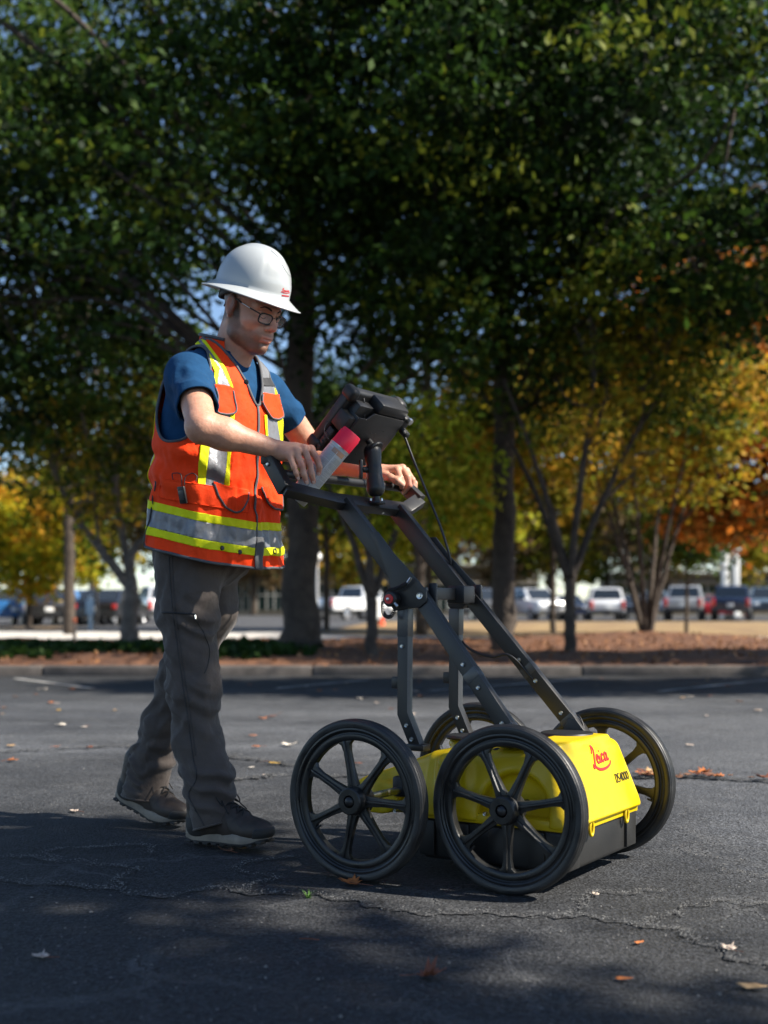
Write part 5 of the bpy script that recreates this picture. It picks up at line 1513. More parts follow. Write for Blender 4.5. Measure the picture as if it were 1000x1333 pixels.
V, F, _ = clip(V, F, (V[:, 2] - 1.600) + .42 * (V[:, 0] - .01))
V, F, _ = clip(V, F, 1.02 - V[:, 2])
shirt = mesh_obj('shirt', V, F, M_shirt, person)
sm = shirt.modifiers.new('thick', 'SOLIDIFY'); sm.thickness = .004; sm.offset = -1
for lp in loops(F):
    if len(lp) < 12: continue
    P = resample(V[lp], .012); v, f = tube_geo(P, .0026, 6, closed=True); mesh_obj('shirt_hem', v, f, M_shirt, shirt)

# skin as one mesh: head, arms and a hidden trunk that joins them under the clothes
g2 = Grid((-.24, -.32, 1.0), (.24, .32, 1.62), .012)
Dt = torso(g2, -.035)
for sh, el in ((SH_R, EL_R), (SH_L, EL_L)): Dt = smin(Dt, g2.cap(sh, sh + (el - sh) * .45, .048, .046), .03)
Vt, Ft = surfnet(Dt, g2)
VV = np.concatenate([Vh, Va, Vl, Vt]); o1 = len(Vh); o2 = o1 + len(Va); o3 = o2 + len(Vl)
FF_ = np.concatenate([Fh, Fa + o1, Fl + o2, Ft + o3])
bodyo = mesh_obj('body', VV, FF_, M_skin, person)
z0 = np.zeros(len(VV) - o1)
attr(bodyo, 'beard', np.concatenate([beard, z0])); attr(bodyo, 'hair', np.concatenate([hair, z0]))
fk = np.zeros(len(VV) - o1)
hr = np.concatenate([Va, Vl, Vt])
kn = np.min(np.linalg.norm(hr[:, None, :] - np.array([pa(413, 598, 3.575), pa(403, 603, 3.546), pa(393, 606, 3.53), pa(405, 585, 3.59), pa(396, 584, 3.568), pa(416, 616, 3.578), pa(408, 627, 3.552), pa(399, 627, 3.538), pa(523, 632, 4.03), pa(533, 630, 4.04), pa(538, 632, 4.07)])[None], axis=2), axis=1)
fk = sstep(.022, .008, kn) * .45
attr(bodyo, 'red', np.concatenate([red, fk]))
# finger nails
M_nail = mat('nail', (.58, .36, .28), .3)
def nail(tip, prev, out):
    d = nrm(tip - prev); o = nrm(out - d * (out @ d)); s = np.cross(d, o); c = tip + o * .0066 + d * .001
    q = MB(); q.box((0, 0, 0), (.0105, .0088, .0028), M=frameM(c, d, s, o), bevel=.0012); q.build('nail', M_nail, bodyo)
tocam = nrm(CAMP - np.array([.4, 0, 1.2]))
for a, b in (((415, 616, 3.578), (416, 608, 3.572)), ((408, 627, 3.552), (406, 617, 3.544)), ((399, 627, 3.538), (396, 618, 3.530)), ((388, 622, 3.532), (386, 616, 3.526))):
    nail(pa(*a), pa(*b), tocam + np.array([.1, -.1, .25]))
for a, b in (((524, 631, 4.005), (517, 626, 4.005)), ((526, 641, 4.060), (533, 632, 4.045)), ((531, 640, 4.085), (538, 634, 4.075))):
    nail(pa(*a), pa(*b), tocam)
# brows and lashes, eyes half shut looking down
M_hair = mat('brow_hair', (.035, .022, .015), .8, bump=(900, .8, .002))
bvh_body = BVHTree.FromPolygons([tuple(p) for p in Vh], [tuple(int(i) for i in q) for q in Fh])
def onhead(y, z, x0=.2):
    hit = bvh_body.ray_cast(Vector(hd((x0, y, z))), Vector(Rp @ np.array([-1., 0, 0])))
    return (np.array(hit[0]), np.array(hit[1])) if hit[0] is not None else (hd((.09, y, z)), Rp @ np.array([1., 0, 0]))
for s in (-1, 1):
    pts = [onhead(s * y, z)[0] for y, z in ((.014, .010), (.024, .0145), (.036, .0155), (.048, .009))]
    v, f = tube_geo(catmull(pts, 6), np.interp(np.linspace(0, 1, 19), [0, .3, 1], [.0028, .0036, .0015]), 7); mesh_obj('eyebrow', v, f, M_hair, bodyo)
    pts = [onhead(s * y, z)[0] for y, z in ((.019, -.0165), (.027, -.0195), (.036, -.0195), (.045, -.0155))]
    v, f = tube_geo(catmull(pts, 6), .0014, 6); mesh_obj('eyelash', v, f, M_hair, bodyo)

# ---------------------------------------------------------------- glasses
M_gl = mat('spectacle_black', (.012, .012, .013), .3)
M_gls = mat('spectacle_silver', (.55, .55, .56), .3, metal=.8)
lens_m = bpy.data.materials.new('spectacle_lens'); lens_m.use_nodes = True
nt = lens_m.node_tree; b = nt.nodes['Principled BSDF']; b.inputs['Base Color'].default_value = (.9, .92, .92, 1); b.inputs['Roughness'].default_value = .03
tr = nt.nodes.new('ShaderNodeBsdfTransparent'); mx = nt.nodes.new('ShaderNodeMixShader'); mx.inputs[0].default_value = .13
nt.links.new(tr.outputs[0], mx.inputs[1]); nt.links.new(b.outputs[0], mx.inputs[2]); nt.links.new(mx.outputs[0], nt.nodes['Material Output'].inputs[0])
glasses = empty('glasses', HEAD_C, 0, person); glasses.rotation_euler = Matrix(Rp.tolist()).to_euler()
for s in (-1, 1):
    c = np.array([.104, s * .0335, -.019]); sl = nrm((-.18 * 1, s * 1.0, 0)); upv = nrm((.16, 0, 1))
    a = np.linspace(0, 2 * PI, 40, endpoint=False)
    ct, st = np.cos(a), np.sin(a)
    ring = c + (np.sign(ct) * np.abs(ct) ** .62 * .0255)[:, None] * sl + (np.sign(st) * np.abs(st) ** .62 * .0160)[:, None] * upv
    v, f = tube_geo(ring, .0026, 7, closed=True); mesh_obj('rim', v, f, M_gl, glasses)
    n = len(ring); mesh_obj('lens', np.concatenate([ring, c[None] + (.0025, 0, 0)]), [(i, (i + 1) % n, n) for i in range(n)], lens_m, glasses)
    v, f = tube_geo(catmull([(.099, s * .0585, -.008), (.088, s * .0725, -.004), (.070, s * .077, -.001)], 5), .0022, 7); mesh_obj('hinge', v, f, M_gl, glasses)
    v, f = tube_geo(catmull([(.070, s * .077, -.001), (.030, s * .0785, .006)], 4), .0019, 7); mesh_obj('temple', v, f, M_gls, glasses)
    v, f = tube_geo(catmull([(.030, s * .0785, .006), (-.005, s * .080, .012), (-.030, s * .082, -.004), (-.038, s * .082, -.022)], 5), .0024, 7); mesh_obj('temple_tip', v, f, M_gl, glasses)
v, f = tube_geo(catmull([(.1065, -.0085, -.013), (.1105, 0, -.010), (.1065, .0085, -.013)], 5), .0018, 7); mesh_obj('bridge', v, f, M_gl, glasses)

# ---------------------------------------------------------------- hard hat
HATP = math.radians(20.5)
Rh = np.array(Matrix.Rotation(TURN, 3, 'Z') @ Matrix.Rotation(HATP, 3, 'Y'))
HAT_C = np.array([.117, 0, 1.768])
hat = empty('hard_hat', HAT_C, 0, person); hat.rotation_euler = Matrix(Rh.tolist()).to_euler()
na, nr = 96, 40
prof = []
rows = []
for i in range(nr + 1):
    t = i / nr
    if t < .62:                                   # dome from the crown down
        u = t / .62; ph = u * PI / 2
        r = math.sin(ph) ** .92; zz = .139 * math.cos(ph) ** .86; k = 0
        rows.append((r * .1315, r * .1100, zz + .012, 0))
    else:
        u = (t - .62) / .38
        rows.append((.1315 + .0385 * u + .002 * math.sin(u * PI), .110 + .0380 * u, .012 - .024 * u ** .85, u))
a = np.linspace(0, 2 * PI, na, endpoint=False)
V = []
for (rx, ry, zz, u) in rows:
    fr = (np.cos(a) + 1) / 2
    x = rx * np.cos(a) + u * .010 * fr ** 2; y = ry * np.sin(a); z = zz - u * .006 * np.cos(a) ** 2 + 0 * a
    if u == 0:                                     # raised centre ridge and front facet
        k = zz / .16
        z = z + .0045 * np.exp(-(y / .030) ** 4) * sstep(.05, .5, k) * 1.0
        z = z - .004 * np.exp(-((y / .022)) ** 2) * 0
        bul = .0035 * sstep(.30, .42, k) * sstep(.80, .70, k) * sstep(.70, .80, np.cos(a))
        x = x - bul
    V.append(np.stack([x, y, z], 1))
V = np.concatenate(V)
F = [(i * na + k, (i + 1) * na + k, (i + 1) * na + (k + 1) % na, i * na + (k + 1) % na) for i in range(nr) for k in range(na)]
shell = mesh_obj('hat_shell', V, F, M_hat, hat)
sm = shell.modifiers.new('thick', 'SOLIDIFY'); sm.thickness = .003; sm.offset = -1
lip = V[-na:]; v, f = tube_geo(lip, .0022, 6, closed=True); mesh_obj('hat_rim', v, f, M_hat, hat)
# headband and ratchet behind the ear
band = np.array([(.099 * math.cos(t) - .006, .0845 * math.sin(t), -.006 - .014 * (math.cos(t) < -.2) * 1.0) for t in np.linspace(0, 2 * PI, 60, endpoint=False)])
band[:, 2] = -.004 - .020 * sstep(.2, -.8, np.cos(np.linspace(0, 2 * PI, 60, endpoint=False)))
V = np.concatenate([band + (0, 0, .012), band - (0, 0, .012)]); n = 60
o = mesh_obj('headband', V, [(i, n + i, n + (i + 1) % n, (i + 1) % n) for i in range(n)], M_patch, hat); sm = o.modifiers.new('thick', 'SOLIDIFY'); sm.thickness = .0025
q = MB(); q.box((-.108, 0, -.026), (.018, .060, .038), bevel=.007); q.build('ratchet', M_patch, hat)
bvhat = BVHTree.FromPolygons([tuple(v.co) for v in shell.data.vertices], [tuple(p.vertices) for p in shell.data.polygons])
def hatlocal(P): return Rh.T @ (np.asarray(P) - HAT_C)
def hatlogo(name, strokes, px, py, sc, wid):
    o = pa(px, py, 3.0); e1 = pa(px + 10, py + 1.2, 3.0) - o; e2 = pa(px + 1.2, py - 10, 3.0) - o; dr = nrm(pa(px, py, 4.0) - o)
    stroke_ribbons(name, strokes, wid, bvhat, hatlocal(o), Rh.T @ (e1 / 10 * sc), Rh.T @ (e2 / 10 * sc), Rh.T @ dr, M_logo, hat, lift=.0006, th=.0006)
hatlogo('logo_lettering', SCRIPT, 366.3, 380.5, 6.6, .050)
SMALL = []
for i in range(11): SMALL += [[(i * .5, 0), (i * .5 + .1, .9), (i * .5 + .32, .8), (i * .5 + .3, .05)]]
hatlogo('small_lettering', SMALL, 366.8, 385.4, 2.1, .09)
# moulded front facet line
fac = [hatlocal(pa(*p)) for p in ((353, 326, 3.8), (362, 335, 3.8), (371, 351, 3.8), (378, 359, 3.8), (383, 352, 3.8))]
cl = hatlocal(CAMP); pts = []
for q_ in catmull(fac, 6):
    hit = bvhat.ray_cast(Vector(cl), Vector(nrm(q_ - cl)))
    if hit[0] is not None: pts.append(np.array(hit[0]))
if len(pts) > 3:
    v, f = tube_geo(np.array(pts), .0016, 6); mesh_obj('facet_ridge', v, f, M_hat, hat)
# ---------------------------------------------------------------- safety vest
def hem(V): return .915 - .235 * V[:, 0] + .03 * np.clip(-V[:, 1], 0, .3)
g = Grid((-.29, -.30, .84), (.20, .30, 1.72), .006)
D = torso(g, .0)
V, F = surfnet(D, g); V = relax(V, F, 2, .5)
Nv = vnormals(V, F)
zz = V[:, 2]
low = sstep(1.30, 1.0, zz)
ang = np.arctan2(V[:, 1], V[:, 0] - np.interp(zz, ZT, CX))
fold = .010 * low * np.sin(ang * 7 + 2.2 * fnoise(V * [4, 4, 2.5], 2) * 4 + 1.0) * (1 - .4 * (np.abs(ang) < .5))
fold += .016 * fnoise(V * [11, 11, 4], 3) * (.35 + low) + .007 * fnoise(V * 26, 2) * (.4 + low)
fold += .008 * np.sin(zz * 62 + ang * 5 + fnoise(V * 7, 2) * 9) * sstep(1.34, 1.24, zz) * sstep(1.06, 1.18, zz) * (.35 + .65 * (ang < -.6))
rg = 1 - np.abs(fnoise(np.stack([np.cos(ang) * 2.2, np.sin(ang) * 2.2, zz * 7 + ang * 1.5], 1) + 2.3, 3) * 4.4)
fold += .013 * (rg - .5) * (.3 + .7 * low)
rg2 = 1 - np.abs(fnoise(np.stack([np.cos(ang) * 5, np.sin(ang) * 5, zz * 5 - ang * 3], 1) + 9.1, 2) * 4.4)
fold += .005 * (rg2 - .5) * (.35 + .65 * low)
V = V + Nv * fold[:, None]
F = tri(F)
V, F, _ = clip(V, F, hem(V) - V[:, 2])
for s in (-1, 1):
    ax_, az, rx, rz = (-.008, 1.432, .100, .158) if s < 0 else (.005, 1.440, .098, .145)
    e = 1 - ((np.abs(V[:, 0] - ax_) / rx) ** 2.3 + (np.abs(V[:, 2] - az) / rz) ** 2.3) ** (1 / 2.3)
    V, F, _ = clip(V, F, np.where(V[:, 1] * s > .118, e * .1, -1.0))
nk = np.array([.006, 0])
rr = np.sqrt(((V[:, 0] - nk[0]) / .080) ** 2 + (V[:, 1] / .084) ** 2)
vee = np.where(V[:, 0] > .0, .010 + .078 * np.clip((V[:, 2] - 1.405) / .18, -.2, 1.3) - np.abs(V[:, 1]), -1)
gn = np.maximum(np.where(V[:, 2] > 1.54, (1 - rr) * .08, -1), np.where(V[:, 2] > 1.40, vee, -1))
V, F, _ = clip(V, F, np.maximum(gn, (V[:, 2] - 1.64)))
VV_, VF = V, F
VN = vnormals(VV_, VF)
vest = mesh_obj('vest', VV_, VF, M_org, person)
sm = vest.modifiers.new('thick', 'SOLIDIFY'); sm.thickness = .003; sm.offset = -1
for lp in loops(VF):
    if len(lp) < 25: continue
    P = resample(VV_[lp] + VN[lp] * .001, .010); v, f = tube_geo(P, .0048, 7, closed=True); mesh_obj('piping', v, f, M_pip, vest)

def vest_piece(name, gfun, m, off=.0022, th=.0025, pipe=0.0, pm=None, keep=None):
    V2, F2, (N2,) = clip(VV_ + VN * off, VF, gfun(VV_), [VN])
    if not len(F2): return
    o = mesh_obj(name, V2, F2, m, vest); sm = o.modifiers.new('thick', 'SOLIDIFY'); sm.thickness = th; sm.offset = -.6
    if pipe:
        for lp in loops(F2):
            if len(lp) < 12: continue
            P = resample(V2[lp], .008)
            if keep is None:
                v, f = tube_geo(P, pipe, 6, closed=True); mesh_obj('piping', v, f, pm or M_pip, vest)
            else:
                q = topx(P); k = keep(q)
                if k.sum() < 4: continue
                s0 = int(np.argmax(k & ~np.roll(k, 1))); idx = [(s0 + i) % len(P) for i in range(len(P))]
                run = []
                for i in idx:
                    if not k[i]: break
                    run.append(P[i])
                if len(run) > 3:
                    v, f = tube_geo(np.array(run), pipe, 6); mesh_obj('piping', v, f, pm or M_pip, vest)
    return o
facing = np.einsum('ij,ij->i', VN, CAMP - VV_)
VPX = topx(VV_)
def poly(pts, sc=4.164, o=(180, 420)):
    P = [(x / sc + o[0], y / sc + o[1]) for x, y in pts]
    return lambda V: np.maximum(polysd(VPX, P), np.where(facing < 0.0, 6.0, -50.0))
hh = VV_[:, 2] - hem(VV_)
for nm, a, b_, m in (('yellow_band', .040, .066, M_hiy), ('silver_band', .066, .122, M_sil), ('yellow_band', .122, .148, M_hiy)):
    vest_piece(nm, lambda V, a=a, b_=b_: np.maximum(a - hh, hh - b_), m, off=.003 if m is M_sil else .0035)
for nm, pts, m in (
    ('yellow_tape', [(286, 92), (318, 92), (385, 170), (437, 250), (424, 345), (403, 345), (412, 270), (380, 190)], M_hiy),
    ('silver_tape', [(318, 90), (338, 90), (400, 172), (447, 240), (500, 352), (424, 345), (437, 250), (385, 170)], M_sil),
    ('yellow_tape', [(338, 90), (364, 98), (422, 178), (472, 248), (514, 355), (500, 352), (447, 240), (400, 172)], M_hiy),
    ('yellow_tape', [(420, 480), (445, 480), (383, 690), (362, 890), (322, 880), (335, 675)], M_hiy),
    ('silver_tape', [(445, 480), (497, 480), (478, 740), (462, 885), (362, 890), (383, 690)], M_sil),
    ('yellow_tape', [(497, 480), (523, 480), (498, 740), (493, 888), (462, 885), (478, 740)], M_hiy),
    ('silver_tape', [(592, 160), (625, 155), (665, 172), (705, 240), (735, 330), (738, 395), (672, 385), (668, 300), (635, 220)], M_sil),
    ('yellow_tape', [(665, 172), (702, 190), (752, 270), (770, 330), (772, 395), (738, 395), (735, 330), (705, 240)], M_hiy),
    ('yellow_tape', [(580, 172), (592, 165), (635, 220), (668, 300), (672, 385), (652, 385), (645, 310), (602, 225)], M_hiy),
    ('yellow_tape', [(680, 500), (693, 500), (700, 610), (702, 660), (690, 640)], M_hiy),
    ('silver_tape', [(693, 500), (745, 500), (768, 660), (702, 660), (700, 610)], M_sil),
    ('yellow_tape', [(745, 500), (782, 500), (803, 560), (805, 690), (768, 660)], M_hiy),
    ('yellow_tape', [(738, 790), (756, 790), (772, 870), (752, 870)], M_hiy),
):
    vest_piece(nm, poly(pts), m, off=.0026 if m is M_sil else .0030)
VANG = np.arctan2(VV_[:, 1], VV_[:, 0] - np.interp(VV_[:, 2], ZT, CX))
for s in (-1, 1):
    for nm, a0, a1, m in (('yellow_tape', 2.20, 2.32, M_hiy), ('silver_tape', 2.32, 2.56, M_sil), ('yellow_tape', 2.56, 2.68, M_hiy)):
        vest_piece(nm, lambda V, a0=a0, a1=a1, s=s: np.maximum(np.abs(VANG * s - (a0 + a1) / 2) - (a1 - a0) / 2, np.maximum(.15 - hh, VV_[:, 2] - 1.5) * 5), m, off=.0026 if m is M_sil else .0030)
vest_piece('name_patch', poly([(666, 303), (731, 302), (734, 348), (668, 346)]), M_patch, off=.005)
# lower pocket panel, then the four flaps with their grey binding
vest_piece('pocket_panel', poly([(134, 848), (400, 890), (590, 905), (598, 1030), (330, 985), (112, 945)]), M_org, off=.0048, pipe=.0022, pm=M_org)
def flap(pts, top_y):
    P = np.array([(x / 4.164 + 180, y / 4.164 + 420) for x, y in pts])
    vest_piece('pocket_flap', poly(pts), M_org, off=.0085, th=.003, pipe=.0035, keep=lambda q: q[:, 1] > (top_y[0] + (q[:, 0] - P[0][0]) * top_y[1] + 1.6))
flap([(405, 335), (460, 340), (503, 352), (530, 470), (527, 495), (470, 500), (420, 490), (428, 400)], (335 / 4.164 + 420, .17))
flap([(628, 376), (720, 390), (815, 394), (828, 425), (800, 500), (750, 526), (715, 520), (690, 485)], (376 / 4.164 + 420, .09))
flap([(400, 860), (500, 885), (586, 905), (588, 950), (555, 1025), (520, 1032), (470, 1005), (430, 950)], (860 / 4.164 + 420, .24))
flap([(655, 885), (715, 880), (775, 868), (800, 990), (770, 1015), (730, 1012), (695, 980)], (885 / 4.164 + 420, -.14))
vest_piece('zip', lambda V: np.where((V[:, 0] > 0) & (V[:, 2] < 1.42), np.abs(V[:, 1]) - .0045, 1.0), M_pip, off=.004)
vest_piece('zip_guard', lambda V: np.maximum(np.where(V[:, 0] > 0, np.abs(V[:, 1] - .012) - .016, 1.0), hh - .10), M_pip, off=.0065)
vest_piece('side_seam', lambda V: np.maximum(np.abs(V[:, 0] + .105 + .02 * np.sin(V[:, 2] * 9)) - .0028, np.where(V[:, 1] < -.1, V[:, 2] - 1.16, 1.0)), M_patch, off=.006)
# collar standing round the neck
a = np.linspace(math.radians(48), math.radians(312), 48)
ro = []; n = len(a)
for t in a:
    c, s = math.cos(t), math.sin(t); bk = (1 - c) / 2
    lo = np.array([.006 + .087 * c, .091 * s, 1.572 + .030 * bk]); hi = np.array([.004 + .078 * c, .083 * s, 1.604 + .046 * bk])
    ro.append((lo, hi))
V = np.array([r[0] for r in ro] + [r[1] for r in ro]); F = [(i, i + 1, n + i + 1, n + i) for i in range(n - 1)]
o = mesh_obj('collar', V, F, M_org, vest); sm = o.modifiers.new('thick', 'SOLIDIFY'); sm.thickness = .003
o = mesh_obj('collar_lining', V * [.94, .94, 1] + (0.0004, 0, .004), F, M_grey, vest); sm = o.modifiers.new('thick', 'SOLIDIFY'); sm.thickness = .004
v, f = tube_geo(np.array([r[1] for r in ro]) + (0, 0, .002), .0055, 7); mesh_obj('piping', v, f, M_pip, vest)
# badge on a cord, snap studs
bvv = BVHTree.FromPolygons([tuple(p) for p in VV_], [tuple(int(i) for i in q) for q in VF])
def onvest(px, py, off=.008):
    d = nrm(pa(px, py, 4.0) - CAMP); hit = bvv.ray_cast(Vector(CAMP), Vector(d))
    if hit[0] is None: return py_(px, py, -.15), -d
    nn = np.array(hit[1]); nn = -nn if nn @ d > 0 else nn
    return np.array(hit[0]) + nn * off, nn
def qx(x, y): return x / 4.164 + 180, y / 4.164 + 420
c, nn = onvest(*qx(256, 930), .014); s_ = nrm(np.cross((0, 0, 1), nn))
q = MB(); q.box((0, 0, 0), (.0285, .009, .054), M=frameM(c, s_, nn, np.cross(s_, nn)), bevel=.003); q.build('badge', M_blk, vest)
q = MB(); q.box((0, .003, .0), (.019, .006, .03), M=frameM(c, s_, nn, np.cross(s_, nn)), bevel=.002); q.build('badge_face', M_frame2, vest)
for pts in ([(248, 885), (240, 830), (210, 818), (190, 835), (198, 860)], [(258, 885), (265, 840), (295, 822), (318, 840), (312, 868)]):
    P = catmull([onvest(*qx(*p), .012)[0] for p in pts], 6); v, f = tube_geo(P, .0016, 6); mesh_obj('cord', v, f, M_cable, vest)
for p in ((585, 322), (447, 1222), (545, 1244)):
    c, nn = onvest(*qx(*p), .006); x = nrm(np.cross(nn, (0, .1, 1))); q = MB(); q.lathe([(.001, .004), (.007, .003), (.008, 0), (.001, -.002)], 14, M=frameM(c, x, nn, np.cross(x, nn))); q.build('snap', M_blk, vest)
c, nn = onvest(*qx(736, 1240), .005); x = nrm(np.cross(nn, (0, .1, 1))); z = np.cross(x, nn)
v, f = tube_geo(np.array([c + x * .006 * math.cos(t) + z * .0085 * math.sin(t) for t in np.linspace(0, 2 * PI, 18, endpoint=False)]), .0022, 6, closed=True); mesh_obj('eyelet', v, f, M_blk, vest)

# ---------------------------------------------------------------- trousers
g = Grid((-.60, -.26, .03), (.24, .28, 1.04), .0065)
NL = [py_(246, 725, -.09), py_(244, 798, -.105), py_(252, 899, -.11), py_(257, 967, -.11), py_(270, 1010, -.11), py_(281, 1082, -.11)]
NR_ = [.114, .096, .080, .074, .075, .071]
FL = [py_(268, 725, .085), py_(270, 800, .085), py_(238, 880, .075), py_(211, 945, .065), py_(197, 990, .06), py_(187, 1040, .06)]
FR_ = [.112, .096, .077, .070, .070, .078]
def legs(P, R):
    d = None
    for i in range(len(P) - 1):
        c = g.cap(P[i], P[i + 1], R[i], R[i + 1]); d = c if d is None else smin(d, c, .03)
    return d
D = smin(legs(NL, NR_), legs(FL, FR_), .012)
D = smin(D, g.ell((-.070, 0, .96), (.140, .180, .14)), .03)
V, F = surfnet(D, g); V = relax(V, F, 1, .5)
Nv = vnormals(V, F)
near = V[:, 1] < -.005
def legt(P):                                    # height-wise measure along a leg
    return V[:, 2]
nzv = fnoise(V * [6, 6, 5], 2)
def ridge(Q, o=2): return 1 - np.abs(2 * (fnoise(Q, o)) * 2.2)
disp = .007 * fnoise(V * [9, 9, 4] + 3, 2) + .003 * fnoise(V * [30, 30, 16], 2)
sk = np.stack([V[:, 0] * 5, V[:, 1] * 5, V[:, 2] * 17 + V[:, 0] * 13 * np.where(near, 1, -1)], 1)
disp += .012 * (ridge(sk + 1.7) - .55) * sstep(.26, .40, V[:, 2]) * sstep(.95, .70, V[:, 2])
sk = np.stack([V[:, 0] * 11, V[:, 1] * 11, V[:, 2] * 9 - V[:, 0] * 9], 1)
disp += .008 * (ridge(sk + 5.1) - .55) * sstep(.20, .36, V[:, 2])
# stacked folds above the hems
rip = np.sin(V[:, 2] * 105 + V[:, 0] * 30 + nzv * 16)
disp += (.010 * np.maximum(rip, -.5)) * sstep(.30, .22, V[:, 2]) * sstep(.085, .15, V[:, 2]) * near
rip2 = np.sin(V[:, 2] * 88 - V[:, 0] * 30 + nzv * 15)
disp += (.010 * np.maximum(rip2, -.5)) * sstep(.36, .28, V[:, 2]) * sstep(.16, .23, V[:, 2]) * (~near)
V = V + Nv * disp[:, None]; V = relax(V, F, 1, .35)
F = tri(F)
hn = NL[-1]; hf = FL[-1]
V, F, _ = clip(V, F, np.where(V[:, 0] > -.2, (.072 + .30 * (V[:, 0] - hn[0])) - V[:, 2], -1.0))
V, F, _ = clip(V, F, np.where(V[:, 0] <= -.2, (hf[2] + .012 - .12 * (V[:, 0] - hf[0])) - V[:, 2], -1.0))
V, F, _ = clip(V, F, V[:, 2] - 1.0)
trousers = mesh_obj('trousers', V, F, M_trs, person)
sm = trousers.modifiers.new('thick', 'SOLIDIFY'); sm.thickness = .004; sm.offset = -1
for lp in loops(F):
    if len(lp) < 20: continue
    P = resample(V[lp], .01); v, f = tube_geo(P, .0035, 6, closed=True); mesh_obj('trouser_hem', v, f, M_trs, trousers)
bvt = BVHTree.FromPolygons([tuple(p) for p in V], [tuple(int(i) for i in q) for q in F])
def ontr(px, py, off=.001):
    d = nrm(pa(px, py, 4.0) - CAMP); hit = bvt.ray_cast(Vector(CAMP), Vector(d))
    if hit[0] is None: return None
    nn = np.array(hit[1]); nn = -nn if nn @ d > 0 else nn
    return np.array(hit[0]) + nn * off
def seam(name, pts, r, m, n=10):
    P = [ontr(x / 2.963 + 120, y / 2.963 + 680) for x, y in catmull([(*p, 0) for p in pts], n)[:, :2]]
    P = np.array([p for p in P if p is not None])
    if len(P) > 3:
        v, f = tube_geo(P, r, 5); mesh_obj(name, v, f, m, trousers)
M_seam = mat('trouser_seam', (.045, .04, .038), .85)
seam('side_seam', [(296, 130), (303, 250), (312, 350), (332, 500), (352, 640), (370, 760), (388, 900), (402, 985), (372, 1050), (400, 1110), (432, 1170)], .0022, M_seam, 14)
seam('side_seam', [(308, 130), (315, 250), (324, 350), (344, 500), (364, 640), (382, 760), (399, 900)], .0011, M_seam, 14)
seam('pocket_zip', [(270, 347), (330, 350), (400, 354)], .0030, M_patch)
seam('pocket_edge', [(400, 372), (432, 430), (452, 490), (446, 550), (432, 582)], .0016, M_seam)
p = ontr(396 / 2.963 + 120, 358 / 2.963 + 680, .003)
if p is not None:
    q = MB(); q.tube([p, p + (.004, -.004, -.012)], .0028, 8); q.build('zip_pull', M_steel, trousers)

